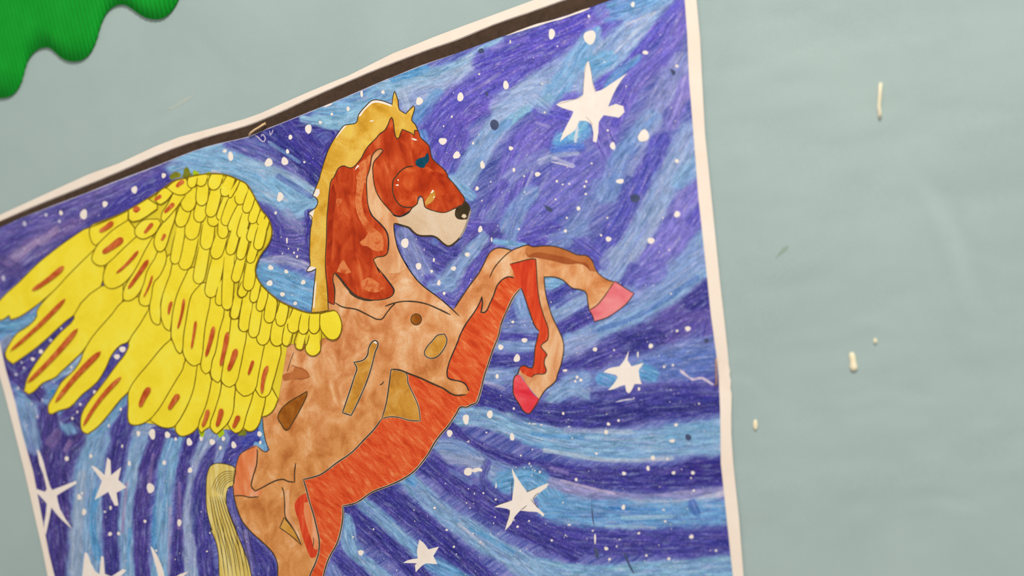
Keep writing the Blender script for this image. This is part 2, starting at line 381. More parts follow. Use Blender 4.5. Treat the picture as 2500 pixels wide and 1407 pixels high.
pt = [(-62, 590), (0, 556), (48, 534), (134, 501), (216, 470), (276, 446), (384, 405), (440, 382), (500, 360), (566, 344), (608, 334), (640, 320), (680, 304), (720, 288), (804, 254), (880, 222), (930, 200), (960, 188), (1030, 160), (1110, 132), (1230, 88), (1334, 53), (1404, 31), (1493, 0), (1664, -64)]
flat('black_strip', wb + [(1688, -112), (1670, -64)] + pt[::-1], 3, 'bar', paint, sm=1, spacing=14, label='brown-black printed bar along the top edge')
V, F = ribbon_geo(wb[1:-1], 3.2, 12, False, 2); link('edge_line', V, F, 'grey', paint, False)
# --- the sky canvas
pr = [(1664, -64), (1671.6, 0), (1677.6, 84), (1682, 192), (1693, 328), (1704.5, 478), (1727, 686), (1735.7, 772), (1748.6, 864), (1754.5, 917), (1758, 1001), (1759.5, 1130), (1774, 1266), (1789, 1407), (1828, 1715)]
pl = [(-62, 590), (0, 840), (14, 902), (37, 982), (53, 1054), (81, 1152), (119, 1349), (132, 1402), (285, 1985)]
pb = [(285, 1985), (1828, 1715)]
def resample(pts, t, wts=None):
    p = np.array(pts, float); c = np.concatenate([[0], np.cumsum(np.linalg.norm(np.diff(p, axis=0), axis=1))]); c /= c[-1]
    return np.stack([np.interp(t, c, p[:, 0]), np.interp(t, c, p[:, 1])], -1)
NU, NV = 880, 780
u = np.linspace(0, 1, NU); v = np.linspace(0, 1, NV)
T, B_, Lf, Rt = resample(pt, u), resample(pb, u), resample(pl, v), resample(pr, v)
U_, V_ = np.meshgrid(u, v)
G = ((1 - V_)[..., None] * T[None] + V_[..., None] * B_[None] + (1 - U_)[..., None] * Lf[:, None] + U_[..., None] * Rt[:, None]
     - ((1 - U_) * (1 - V_))[..., None] * T[0] - (U_ * (1 - V_))[..., None] * T[-1] - ((1 - U_) * V_)[..., None] * B_[0] - (U_ * V_)[..., None] * B_[-1])
gx, gy = G[..., 0], G[..., 1]
C = np.empty(gx.shape + (3,)); 
D = (66, 54, 136); D2 = (88, 78, 166); MI = (104, 100, 182); LV = (140, 136, 200); LB = (130, 178, 220); SB = (94, 152, 214); PB = (164, 186, 218); DP = (74, 52, 124)
C[:] = (106, 108, 186)
n0 = fbm(gx / 60, gy / 40, 3, 3)[..., None]; rotu = (gx * .55 + gy * .83); rotv = (gx * .83 - gy * .55)
C += (n0 - .5) * 50; C += (fbm(rotv / 60, rotu / 3.4, 5, 3)[..., None] - .5) * 90 * np.array([1, .9, .55])
_k = [20]; FL = np.stack([rotv, rotu, np.zeros_like(gx)], -1)
def stroke(pts, w0, w1=None, rgb=D, a=.92, edge=.35, streak=.45, sc=3.2):
    w1 = w0 if w1 is None else w1
    x0 = min(p[0] for p in pts) - max(w0, w1); x1 = max(p[0] for p in pts) + max(w0, w1); y0 = min(p[1] for p in pts) - max(w0, w1); y1 = max(p[1] for p in pts) + max(w0, w1)
    mk = (gx > x0) & (gx < x1) & (gy > y0) & (gy < y1)
    if not mk.any(): return
    x = gx[mk]; y = gy[mk]; _k[0] += 1; sd = _k[0]
    sp = smooth(pts, 4, False, 120)
    d, s, arc, Ltot = seg_dist(sp.tolist(), x, y)
    t = d * s
    for e0, e1, at_ in ((sp[0], sp[1], 0), (sp[-1], sp[-2], 1)):          # run the bristles straight past the stroke's ends
        tv = np.array(e0 - e1); tv = tv / (np.linalg.norm(tv) + 1e-9); ex, ey = x - e0[0], y - e0[1]
        al_ = ex * tv[0] + ey * tv[1]; pe = (tv[0] * ey - tv[1] * ex) * (1 if at_ else -1)
        q = (al_ > 0) & ((arc > Ltot - .01) if at_ else (arc < .01))
        t = np.where(q, pe, t); arc = np.where(q, (Ltot + al_) if at_ else -al_, arc)
    arc_c = np.clip(arc, 0, Ltot)
    wd = (w0 + (w1 - w0) * arc_c / Ltot) / 2
    arc = arc + 400
    jit = (fbm(arc / 22, t / 9, sd % 17 + 40, 2) - .5) * np.minimum(wd * .5, 16)
    msk = 1 - sstep(wd * (1 - edge), wd * (1 + edge * .6), d + jit)
    n1 = fbm(arc / 46, t / sc, sd % 13 + 60, 3); n2_ = fbm(arc / 20, t / 5, sd % 11 + 75, 3)
    al = msk * a * np.clip(1.08 - streak * sstep(.35, .8, n1), 0, 1)
    rgb = np.array(rgb, float)
    if rgb.sum() > 400 and rgb[2] > 190 and rgb[0] < 150: rgb = rgb * .82 + np.array([172, 198, 224.]) * .18
    if y0 < 620 and rgb.sum() < 430 and min(p[0] for p in pts) > 1000: rgb = rgb * 1.10 + 8
    col = rgb[None] * (1 + .42 * (n2_ - .5))[:, None]
    n4 = fbm(arc / 34, t / 2.0, sd % 5 + 110, 3)[:, None]; gy_ = vnoise(x / 4.0, y / 4.0, 130)[:, None]
    col = col + (n4 - .5) * (60 if rgb.sum() > 340 else 44) * np.array([1, .8, .5])
    fl = sstep(.60, .80, n4 * .7 + gy_ * .3) * (.50 if rgb.sum() > 340 else .28)
    col = col * (1 - fl) + np.array([188, 186, 222.]) * fl
    C[mk] = C[mk] * (1 - al[:, None]) + col * al[:, None]
    f = FL[mk]; hit = msk * a > .5; f[hit] = np.stack([arc, t, np.full(len(t), sd * 31.0)], -1)[hit]; FL[mk] = f
S = stroke
# upper left, between bar and wing
S([(-60, 600), (120, 530), (300, 460), (450, 400)], 120, 100, (104, 88, 164))
S([(0, 680), (120, 590), (230, 540)], 90, 50, (112, 92, 160)); S([(20, 640), (90, 590)], 26, 16, (176, 160, 200), .6); S([(100, 590), (140, 560)], 22, 16, (176, 160, 200), .6)
S([(230, 560), (330, 480), (460, 410)], 50, 50, (78, 64, 158)); S([(10, 700), (150, 600), (260, 520)], 26, 18, (80, 68, 150), .8)
S([(0, 640), (40, 660)], 40, 40, (92, 72, 140), .7); S([(0, 610), (60, 570)], 30, 20, (86, 70, 150), .8)
# light blue sweep right of the wing top
S([(450, 405), (560, 385), (700, 450), (790, 520)], 90, 120, LB, .96); S([(470, 390), (600, 420), (720, 500)], 60, 70, (118, 166, 216)); S([(520, 420), (640, 470), (700, 490)], 12, 8, (200, 202, 222), .7)
S([(610, 480), (700, 520), (760, 505)], 60, 60, (124, 168, 216))
S([(560, 345), (660, 385), (790, 455)], 40, 34, (96, 86, 168)); S([(650, 320), (720, 370), (790, 440)], 66, 60, D, .97); S([(700, 290), (740, 340), (800, 400)], 60, 70, (78, 62, 152), .97); S([(740, 300), (830, 320), (800, 380)], 50, 40, (76, 62, 150), .97)
S([(660, 350), (730, 395)], 12, 9, (110, 150, 208), .7)
S([(600, 400), (700, 430), (780, 480)], 34, 30, (140, 172, 214), .7); S([(680, 430), (760, 480)], 16, 14, (80, 86, 166), .6)
# above the mane
S([(790, 265), (870, 260), (960, 215), (1020, 180)], 80, 60, (114, 166, 214), .97); S([(740, 290), (830, 300), (900, 280)], 20, 60, (128, 176, 214), .97)
S([(950, 200), (1080, 180), (1220, 105)], 60, 30, (132, 172, 216), .96, streak=.2); S([(1000, 240), (1080, 210), (1160, 160)], 70, 40, (146, 168, 214), .9); S([(960, 190), (1040, 168)], 26, 20, (74, 138, 208), .8); S([(1020, 290), (1050, 250), (1070, 230)], 40, 30, (92, 142, 208), .8)
S([(985, 230), (1000, 280)], 24, 20, (160, 180, 216), .7)
# dark violet sweep
S([(1050, 350), (1110, 270), (1230, 190), (1420, 80), (1500, 20)], 100, 100, (88, 76, 170), .96, streak=.3, sc=2.4); S([(1060, 420), (1080, 350), (1140, 280)], 60, 60, (86, 74, 166), .95)
S([(1180, 150), (1300, 100), (1440, 40)], 60, 50, (84, 70, 168), .9); S([(1120, 300), (1230, 240)], 30, 26, (92, 76, 168), .9)
S([(1140, 230), (1220, 180)], 10, 8, (150, 140, 206), .5); S([(1200, 120), (1290, 90)], 8, 8, (140, 130, 200), .5)
# light band left of the star
S([(1130, 440), (1200, 330), (1290, 220), (1400, 150), (1440, 110)], 56, 66, (140, 166, 218), .95, sc=2.4); S([(1230, 260), (1300, 230), (1390, 215)], 70, 80, (146, 168, 220), .9); S([(1340, 250), (1420, 130), (1450, 80)], 60, 44, (112, 160, 220), .92)
S([(1200, 330), (1280, 270), (1340, 240)], 26, 24, (124, 176, 218), .8); S([(1150, 410), (1190, 350), (1240, 300)], 24, 24, (96, 130, 204), .7)
S([(1240, 480), (1290, 350), (1400, 270)], 90, 90, (94, 82, 172), .95); S([(1310, 270), (1380, 285)], 26, 24, (84, 74, 170), .95); S([(1250, 420), (1300, 350)], 40, 30, (104, 96, 182), .8)
S([(1310, 300), (1340, 310)], 10, 8, (160, 160, 214), .6); S([(1360, 320), (1330, 380), (1310, 420)], 16, 14, (90, 80, 170), .8)
S([(1372, 345), (1395, 335), (1430, 322)], 50, 40, (92, 150, 218), .95); S([(1400, 330), (1425, 300)], 30, 26, (120, 186, 232), .9); S([(1405, 345), (1410, 310)], 8, 6, (226, 226, 232), .9); S([(1360, 372), (1420, 362)], 22, 20, (80, 106, 192), .9); S([(1300, 240), (1330, 262)], 40, 40, (140, 160, 214), .7)
# right of the star
S([(1450, 180), (1530, 90), (1640, 10), (1680, -40)], 90, 70, (136, 166, 220), .95); S([(1480, 30), (1580, 0), (1660, -50)], 60, 60, (104, 154, 216), .95); S([(1440, 160), (1490, 140)], 50, 40, (100, 158, 216), .9); S([(1530, 60), (1600, 30)], 8, 6, (196, 206, 228), .6); S([(1500, 130), (1600, 30)], 8, 6, (190, 200, 228), .6); S([(1470, 30), (1440, 60)], 40, 30, (112, 98, 184), .8)
S([(1455, 215), (1530, 165), (1600, 80), (1670, 0)], 30, 40, (86, 74, 170), .95); S([(1620, 140), (1670, 40)], 50, 40, (104, 92, 180), .9)
S([(1470, 250), (1500, 190), (1560, 140)], 30, 20, (92, 140, 206), .9); S([(1490, 300), (1550, 200), (1640, 110)], 60, 50, (98, 88, 176), .95); S([(1500, 300), (1530, 220)], 26, 22, (80, 66, 160), .9)
S([(1560, 330), (1620, 230), (1670, 150)], 50, 60, (132, 136, 202), .9); S([(1640, 300), (1680, 200)], 40, 40, (120, 112, 188), .9)
S([(1470, 330), (1500, 400)], 60, 60, (102, 88, 176), .85); S([(1480, 470), (1520, 380), (1590, 290)], 60, 50, (112, 144, 208), .85); S([(1540, 420), (1610, 300)], 24, 20, (140, 152, 208), .7)
# centre right field
S([(1200, 640), (1300, 520), (1420, 420)], 130, 120, (100, 94, 178), .8); S([(1180, 540), (1240, 440), (1330, 380)], 40, 40, (120, 128, 198), .7)
S([(1320, 395), (1360, 380), (1410, 375)], 18, 12, (164, 178, 218), .75); S([(1350, 385), (1400, 405)], 10, 10, (176, 186, 222), .7); S([(1350, 365), (1420, 355)], 18, 14, (84, 110, 196), .8)
S([(1300, 420), (1270, 490)], 8, 6, (170, 180, 220), .6); S([(1340, 420), (1310, 480)], 10, 8, (150, 156, 210), .5)
S([(1230, 590), (1270, 500), (1300, 470)], 66, 40, (116, 142, 206), .9); S([(1400, 560), (1440, 500), (1460, 460)], 50, 50, (120, 140, 204), .6)
S([(1290, 585), (1350, 565)], 60, 50, (80, 68, 158), .95); S([(1360, 590), (1420, 560)], 50, 44, (116, 136, 202), .8); S([(1130, 420), (1190, 340)], 60, 50, (122, 152, 210), .85)
S([(1120, 460), (1150, 480)], 34, 26, (96, 156, 216), .8); S([(1165, 600), (1175, 520), (1230, 450)], 30, 28, (90, 80, 168), .9); S([(1150, 560), (1200, 560)], 60, 40, (88, 76, 164), .9)
S([(1440, 650), (1500, 570), (1550, 480), (1615, 350)], 56, 60, (82, 76, 164), .97, streak=.2); S([(1480, 680), (1560, 570), (1620, 460), (1690, 330)], 60, 76, (134, 158, 212), .95); S([(1420, 600), (1470, 640)], 50, 40, (84, 76, 162), .9)
S([(1560, 690), (1640, 580), (1710, 470)], 80, 90, (112, 104, 186), .9); S([(1660, 440), (1700, 400)], 50, 50, (120, 164, 216), .8); S([(1690, 540), (1715, 500)], 30, 26, (88, 78, 168), .9)
S([(1640, 690), (1700, 620), (1720, 590)], 50, 60, (124, 162, 214), .9); S([(1540, 640), (1620, 520)], 24, 20, (154, 170, 214), .7); S([(1530, 700), (1545, 660)], 40, 40, (88, 82, 168), .9); S([(1480, 640), (1500, 620)], 40, 40, (142, 158, 210), .7)
# around face and chest
S([(1030, 330), (1050, 400), (1100, 420)], 30, 30, (90, 130, 204), .9); S([(1120, 330), (1090, 400)], 60, 60, (88, 74, 166), .9); S([(1100, 440), (1150, 480)], 30, 20, (122, 160, 212), .9)
S([(960, 545), (1030, 600), (1120, 640), (1190, 590)], 90, 90, (88, 76, 160), .96); S([(985, 570), (1010, 620), (1040, 690)], 40, 60, (132, 142, 202), .85); S([(1090, 690), (1130, 640), (1180, 580)], 54, 30, (132, 160, 214), .93); S([(1050, 690), (1110, 740), (1160, 660), (1215, 600)], 40, 30, (86, 74, 162), .96); S([(1060, 700), (1100, 690)], 40, 34, (120, 150, 208), .85); S([(1080, 560), (1060, 590)], 20, 20, (90, 122, 200), .6)
S([(1210, 590), (1280, 600)], 18, 14, (110, 160, 214), .95)
# between wing and mane
S([(650, 530), (700, 570), (770, 560)], 70, 80, (104, 94, 172), .96); S([(630, 500), (680, 560), (680, 620)], 18, 36, (80, 64, 154), .95); S([(755, 520), (758, 640)], 24, 26, (78, 62, 152), .95); S([(660, 600), (740, 620)], 40, 44, (92, 78, 162), .9); S([(700, 520), (730, 560)], 30, 26, (134, 136, 194), .6)
S([(640, 640), (700, 635), (770, 660)], 26, 24, (156, 162, 208), .95); S([(640, 680), (700, 700), (780, 730)], 80, 90, (104, 162, 218), .97, streak=.25)
# between the forelegs
S([(1330, 690), (1400, 690)], 36, 30, (120, 172, 218), .97); S([(1330, 735), (1400, 695)], 26, 26, (80, 70, 160), .97); S([(1345, 775), (1440, 715)], 44, 40, (134, 160, 212), .96); S([(1355, 815), (1445, 765)], 36, 40, (82, 68, 156), .97); S([(1360, 750), (1420, 715)], 10, 8, (90, 88, 176), .7)
S([(1270, 700), (1280, 760), (1300, 800)], 34, 60, (120, 150, 208), .95); S([(1240, 800), (1310, 790)], 40, 40, (118, 130, 200), .95); S([(1215, 822), (1310, 822)], 18, 20, (84, 72, 162), .97); S([(1200, 846), (1320, 846)], 26, 26, (122, 148, 208), .96); S([(1190, 882), (1305, 880)], 34, 34, (78, 66, 156), .97); S([(1180, 922), (1300, 915)], 44, 40, (126, 152, 210), .96); S([(1180, 935), (1230, 950)], 14, 12, (160, 166, 208), .8)
# swirl under the upper hoof
S([(1360, 880), (1480, 820), (1600, 760), (1730, 650)], 70, 60, (128, 164, 214), .96); S([(1380, 850), (1500, 800), (1620, 720), (1725, 640)], 60, 60, (124, 158, 212), .95); S([(1500, 745), (1600, 700), (1700, 630)], 60, 70, (120, 140, 206), .85)
S([(1450, 810), (1560, 770), (1700, 680)], 14, 16, (86, 112, 192), .6); S([(1480, 850), (1600, 790), (1720, 690)], 14, 14, (170, 190, 222), .8); S([(1560, 680), (1600, 660)], 50, 60, (96, 90, 176), .8)
S([(1375, 905), (1480, 860), (1600, 815), (1735, 730)], 66, 90, (84, 70, 156), .97, streak=.3); S([(1640, 800), (1730, 770), (1735, 830)], 90, 60, (104, 88, 170), .8); S([(1690, 740), (1735, 710)], 50, 70, (76, 64, 148), .95); S([(1540, 840), (1600, 830)], 60, 50, (72, 60, 142), .9)
S([(1370, 860), (1440, 830)], 50, 50, (136, 148, 208), .85)
S([(1400, 930), (1480, 930), (1600, 880), (1740, 850)], 60, 70, (106, 118, 192), .9); S([(1600, 900), (1740, 880)], 70, 70, (98, 116, 190), .9); S([(1470, 925), (1500, 935)], 34, 34, (84, 148, 212), .9); S([(1560, 905), (1590, 915)], 44, 44, (94, 158, 218), .9); S([(1360, 960), (1420, 930)], 60, 50, (118, 148, 208), .9); S([(1330, 990), (1390, 950), (1440, 970)], 30, 30, (128, 158, 212), .9)
# big dark band, then light, dark, light ...
S([(1180, 965), (1230, 990), (1330, 1015), (1480, 1010), (1620, 985), (1760, 975)], 60, 90, (74, 62, 146), .97, streak=.25); S([(1150, 960), (1200, 975)], 40, 50, (74, 60, 146), .95); S([(1440, 1020), (1600, 1000), (1750, 990)], 20, 20, (62, 50, 126), .7); S([(1450, 965), (1560, 955), (1750, 940)], 26, 30, (86, 76, 160), .9)
S([(1110, 1020), (1190, 1020), (1300, 1060), (1420, 1085), (1560, 1085), (1765, 1065)], 46, 100, (124, 168, 214), .97); S([(1300, 1060), (1420, 1070)], 10, 12, (70, 132, 204), .7); S([(1280, 1080), (1400, 1110), (1560, 1120)], 12, 14, (96, 150, 212), .7); S([(1330, 1100), (1500, 1125), (1640, 1120)], 12, 12, (176, 194, 214), .7); S([(1640, 1060), (1740, 1060)], 60, 60, (112, 160, 212), .7); S([(1380, 1050), (1540, 1055)], 12, 12, (170, 186, 218), .6)
S([(1090, 1035), (1150, 1085), (1250, 1130), (1400, 1160), (1560, 1170), (1775, 1155)], 30, 74, (78, 64, 150), .97, streak=.3); S([(1700, 1150), (1765, 1150)], 70, 60, (66, 48, 132), .8); S([(1345, 1145), (1385, 1155)], 12, 10, (134, 120, 188), .7)
S([(1040, 1095), (1120, 1100), (1200, 1150), (1330, 1190), (1420, 1230)], 50, 60, (118, 146, 204), .95); S([(1230, 1180), (1300, 1170), (1350, 1230)], 60, 70, (96, 156, 214), .95); S([(1080, 1120), (1170, 1130)], 30, 30, (136, 148, 196), .8)
S([(1350, 1180), (1470, 1210), (1600, 1220), (1765, 1200)], 30, 30, (140, 134, 196), .95); S([(1370, 1175), (1500, 1205)], 8, 6, (190, 180, 214), .7); S([(1540, 1228), (1700, 1225), (1765, 1205)], 18, 18, (184, 190, 216), .8)
S([(1350, 1250), (1480, 1255), (1620, 1255), (1780, 1250)], 80, 70, (98, 150, 212), .96); S([(1520, 1265), (1640, 1262)], 12, 10, (150, 190, 220), .7); S([(1490, 1240), (1600, 1245)], 8, 8, (70, 120, 196), .7); S([(1690, 1230), (1700, 1250)], 22, 22, (76, 92, 172), .8); S([(1480, 1285), (1600, 1290)], 10, 8, (150, 184, 218), .8)
S([(1190, 1130), (1180, 1170), (1260, 1240)], 20, 30, (86, 72, 158), .7)
S([(1200, 1240), (1330, 1300), (1450, 1325), (1600, 1328), (1785, 1325)], 60, 76, (82, 70, 158), .97, streak=.3); S([(1370, 1330), (1440, 1340)], 10, 8, (56, 44, 120), .7)
S([(1310, 1380), (1420, 1400), (1600, 1395), (1795, 1385)], 40, 60, (124, 174, 218), .97)
# diagonal bands lower middle
S([(1040, 1125), (1150, 1210), (1260, 1280), (1400, 1350)], 64, 50, (80, 66, 152), .97, streak=.3); S([(1100, 1150), (1150, 1180)], 14, 14, (110, 130, 196), .6)
S([(990, 1165), (1060, 1235), (1150, 1300), (1260, 1370), (1330, 1420), (1420, 1480)], 44, 78, (122, 160, 210), .97); S([(1000, 1170), (1010, 1180)], 30, 20, (80, 140, 208), .9); S([(1150, 1290), (1250, 1350)], 12, 14, (84, 148, 212), .8); S([(1120, 1280), (1180, 1330)], 8, 8, (180, 186, 214), .7)
S([(925, 1195), (1010, 1265), (1100, 1340), (1190, 1420)], 62, 56, (76, 62, 148), .97, streak=.3)
S([(885, 1230), (950, 1285), (1010, 1345)], 34, 46, (116, 160, 212), .97); S([(1050, 1375), (1130, 1420), (1200, 1480)], 40, 50, (96, 154, 214), .95)
S([(850, 1245), (920, 1310), (1010, 1390), (1040, 1430)], 44, 50, (76, 62, 148), .97, streak=.3)
S([(845, 1270), (855, 1330), (900, 1390), (950, 1430), (1020, 1500)], 36, 60, (118, 162, 212), .96); S([(880, 1310), (910, 1340)], 20, 14, (96, 84, 162), .7); S([(825, 1360), (860, 1390), (900, 1430)], 36, 44, (78, 64, 152), .97); S([(810, 1390), (830, 1430)], 30, 30, (112, 130, 200), .8)
# bands going on below the photo's edge
for q_, w_, c_ in (([(60, 1440), (400, 1440)], 0, 0), ([(600, 1560), (1100, 1500), (1780, 1470)], 60, D), ([(500, 1650), (1100, 1590), (1800, 1530)], 60, (128, 170, 216)), ([(420, 1760), (1100, 1670), (1810, 1600)], 70, D), ([(350, 1880), (1100, 1760), (1820, 1670)], 80, (128, 170, 216))):
    if w_: S(q_, w_, w_, c_)
for i_, x_ in enumerate((160, 206, 276, 310, 347, 390, 432, 466, 510, 570, 640)):
    S([(x_, 1400), (x_ + 20, 1550), (x_ + 70, 1720), (x_ + 150, 1900)], 44, 50, (D, (124, 166, 214))[i_ % 2])
# lower left vertical bands
S([(130, 1040), (120, 1180), (135, 1300), (150, 1440)], 140, 90, (80, 60, 136), .97, streak=.3); S([(60, 1000), (85, 1100)], 70, 30, (122, 156, 206), .95); S([(60, 950), (150, 980), (170, 1040)], 60, 50, (112, 156, 206), .95); S([(130, 960), (150, 1000)], 20, 20, (66, 130, 196), .8)
S([(20, 870), (60, 930), (90, 960)], 60, 50, (80, 56, 132), .95); S([(170, 1005), (215, 1060), (190, 1090)], 40, 50, (80, 58, 130), .95); S([(125, 1080), (140, 1060)], 30, 26, (140, 116, 172), .6); S([(170, 1080), (160, 1100)], 14, 14, (150, 124, 176), .6)
S([(240, 1070), (215, 1160), (212, 1280), (205, 1440)], 66, 96, (120, 160, 208), .97); S([(200, 1160), (190, 1280), (185, 1400)], 22, 36, (156, 176, 208), .8); S([(235, 1200), (225, 1290), (240, 1360)], 18, 20, (72, 140, 206), .8)
S([(300, 1040), (285, 1130), (272, 1240), (276, 1440)], 50, 36, (78, 62, 142), .97, streak=.3); S([(250, 1020), (262, 1050)], 20, 16, (124, 160, 208), .9)
S([(350, 1045), (325, 1130), (308, 1250), (310, 1440)], 44, 36, (124, 162, 210), .97); S([(318, 1290), (310, 1400)], 8, 8, (78, 142, 208), .8); S([(310, 1180), (298, 1300)], 8, 8, (160, 130, 176), .6)
S([(395, 1050), (362, 1140), (346, 1250), (347, 1440)], 46, 36, (82, 62, 142), .97, streak=.3); S([(375, 1110), (365, 1180)], 9, 8, (160, 136, 186), .7)
S([(430, 1060), (408, 1150), (396, 1260), (390, 1440)], 46, 46, (112, 160, 210), .97); S([(378, 1240), (376, 1340)], 12, 14, (70, 136, 206), .8); S([(415, 1240), (412, 1400)], 10, 10, (160, 150, 196), .6)
S([(475, 1050), (450, 1150), (440, 1260), (432, 1440)], 36, 36, (76, 58, 142), .97, streak=.3); S([(438, 1180), (437, 1290)], 8, 12, (146, 120, 180), .7)
S([(525, 1060), (485, 1150), (466, 1260), (466, 1440)], 60, 30, (146, 164, 208), .95); S([(480, 1180), (470, 1300)], 10, 10, (90, 110, 180), .6)
S([(590, 1070), (530, 1120), (498, 1180), (495, 1300), (510, 1440)], 70, 36, (82, 68, 152), .97, streak=.3); S([(545, 1070), (530, 1130)], 30, 18, (132, 160, 210), .8); S([(600, 1080), (640, 1060)], 26, 40, (74, 72, 168), .9); S([(640, 1030), (645, 1100)], 22, 18, (104, 164, 216), .95); S([(640, 1090), (625, 1085)], 14, 14, (110, 168, 216), .9)
S([(565, 1190), (575, 1260), (620, 1340), (660, 1430)], 50, 70, (100, 90, 168), .97); S([(610, 1330), (650, 1370), (660, 1430)], 40, 44, (76, 62, 148), .95); S([(600, 1300), (612, 1400)], 14, 12, (140, 130, 186), .7)
# gaps between the wing tips
S([(0, 800), (60, 790), (110, 740)], 60, 20, (96, 154, 206), .97); S([(0, 850), (20, 830)], 30, 24, (140, 156, 196), .9)
S([(60, 900), (110, 850), (182, 772)], 44, 14, (80, 60, 140), .97); S([(130, 920), (180, 895), (204, 860)], 30, 10, (130, 164, 204), .95); S([(220, 950), (275, 890), (312, 838)], 24, 16, (84, 68, 152), .97); S([(160, 1020), (220, 980), (240, 955)], 30, 26, (84, 62, 140), .95); S([(230, 1060), (270, 1020), (310, 960)], 34, 20, (110, 156, 206), .95); S([(290, 1060), (305, 1000)], 30, 16, (78, 64, 146), .95)
S([(330, 1060), (380, 1048)], 20, 26, (140, 160, 206), .9); S([(380, 1052), (430, 1062)], 24, 20, (82, 64, 144), .95)
C = np.array([104, 112, 182.]) + (C - np.array([104, 112, 182.])) * np.array([1.32, 1.12, 1.02]) + np.array([-2, 2, -4.])
C = np.clip(C, 0, np.array([215, 222, 228.]))
Cl = np.clip(lin(C) * GAIN / np.array(TINT), .002, .93)
hs = H(gx, gy) + 2 * LAY
V = P(gx.ravel(), gy.ravel(), hs.ravel())
idx = np.arange(NU * NV).reshape(NV, NU)
F = np.stack([idx[:-1, :-1], idx[1:, :-1], idx[1:, 1:], idx[:-1, 1:]], -1).reshape(-1, 4)
me = bpy.data.meshes.new('painted_sky')
me.vertices.add(len(V)); me.vertices.foreach_set('co', (V - np.array(pc)).ravel())
me.loops.add(F.size); me.loops.foreach_set('vertex_index', F.ravel()); me.polygons.add(len(F))
me.polygons.foreach_set('loop_start', np.arange(0, F.size, 4)); me.polygons.foreach_set('loop_total', np.full(len(F), 4))
me.update(calc_edges=True); me.validate()
ca = me.color_attributes.new('pigment', 'FLOAT_COLOR', 'POINT')
ca.data.foreach_set('color', np.concatenate([Cl.reshape(-1, 3), np.ones((NU * NV, 1))], 1).ravel())
fa = me.attributes.new('flow', 'FLOAT_VECTOR', 'POINT'); fa.data.foreach_set('vector', FL.reshape(-1, 3).astype(np.float32).ravel())
me.materials.append(MT['sky'])
sky = bpy.data.objects.new('painted_sky', me); COL.objects.link(sky); sky.parent = paint
sky['label'] = 'brushed sky of light blue and dark violet bands'
# ------------------------------------------------------------------ stars
def star(pts, ly=8, label=None): return flat('painted_star', pts, ly, 'white', paint, sm=2, sharp=35, label=label)
ZA = lambda *p: Z(1300, 130, 8.333, p); ZB = lambda *p: Z(1300, 250, 8.333, p)
star(ZA((1140, 160), (1190, 380), (1230, 600), (1290, 780), (1400, 750), (1600, 620), (1930, 400), (1800, 560), (1650, 820), (1540, 1090), (1700, 1030), (1850, 1080), (1870, 1200), (1760, 1310), (1450, 1260)) + ZB((1350, 400), (1340, 600), (1300, 820), (1230, 790), (1240, 620), (1200, 450), (1100, 380), (950, 380), (870, 560), (700, 680), (560, 800), (620, 620), (760, 350), (830, 200)) + ZA((830, 1180), (600, 1110), (480, 1045), (600, 980), (880, 930), (1030, 850), (1050, 500), (1070, 250)), label='largest white star, with ragged lower points')
star([(1535, 856), (1532, 880), (1542, 895), (1572, 886), (1559, 904), (1562, 925), (1567, 938), (1549, 938), (1541, 955), (1535, 961), (1529, 956), (1526, 940), (1512, 944), (1500, 950), (1484, 953), (1498, 938), (1508, 922), (1504, 916), (1473, 909), (1486, 900), (1512, 895), (1524, 880)], label='white star near the right margin')
star(Z(1150, 1120, 7.405, [(740, 170), (800, 290), (850, 370), (930, 490), (1010, 600), (1190, 530), (1395, 440), (1370, 520), (1240, 620), (1120, 740), (1180, 860), (1330, 1010), (1300, 1050), (1200, 970), (1050, 960), (890, 940), (790, 1050), (730, 1180), (610, 1305), (650, 1170), (700, 940), (660, 910), (420, 880), (500, 840), (740, 760), (760, 600), (780, 400), (745, 250)]), label='five-pointed white star right of the horse\'s belly')
star(Z(820, 1126, 5, [(1020, 960), (1080, 1010), (1130, 1080), (1260, 1045), (1190, 1160), (1240, 1260), (1100, 1250), (1050, 1280), (975, 1360), (965, 1270), (990, 1250), (820, 1245), (880, 1210), (1000, 1190), (990, 1100)]), label='small white star near the bottom edge')
star(Z(0, 1040, 4.464, [(405, 250), (435, 290), (480, 420), (545, 660), (570, 700), (830, 600), (835, 630), (650, 740), (620, 760), (650, 900), (790, 1130), (640, 990), (560, 890), (540, 1000), (500, 1190), (480, 1150), (500, 960), (510, 850), (440, 770), (385, 720), (400, 690), (490, 720), (510, 690), (470, 520), (430, 420)]), label='spindly white star touching the left margin')
star(Z(0, 1040, 4.464, [(1170, 345), (1205, 380), (1210, 540), (1320, 450), (1290, 590), (1380, 670), (1270, 730), (1290, 870), (1250, 870), (1180, 720), (1030, 810), (1090, 660), (1110, 600), (990, 435), (1040, 450), (1140, 540)]), label='chunky six-pointed white star on the lower left')
star([(207, 1349), (214, 1352), (232, 1395), (243, 1402), (247, 1358), (253, 1360), (256, 1402), (272, 1408), (300, 1390), (309, 1393), (290, 1412), (270, 1430), (290, 1470), (255, 1445), (225, 1470), (232, 1430), (200, 1415)], label='white star cut by the bottom edge of the photo, lower left')
star([(367, 1334), (372, 1338), (392, 1375), (402, 1407), (406, 1425), (440, 1402), (461, 1396), (440, 1415), (415, 1435), (430, 1480), (400, 1450), (365, 1470), (385, 1430), (386, 1405), (378, 1375)], label='white star with one long thin point, left of the tail')
flat('white_comma', Z(820, 1126, 5, [(1565, 125), (1590, 90), (1640, 85), (1665, 105), (1700, 88), (1760, 85), (1790, 110), (1780, 130), (1740, 125), (1700, 140), (1660, 130), (1650, 165), (1610, 180), (1570, 160)]), 8, 'white', paint, sm=3)
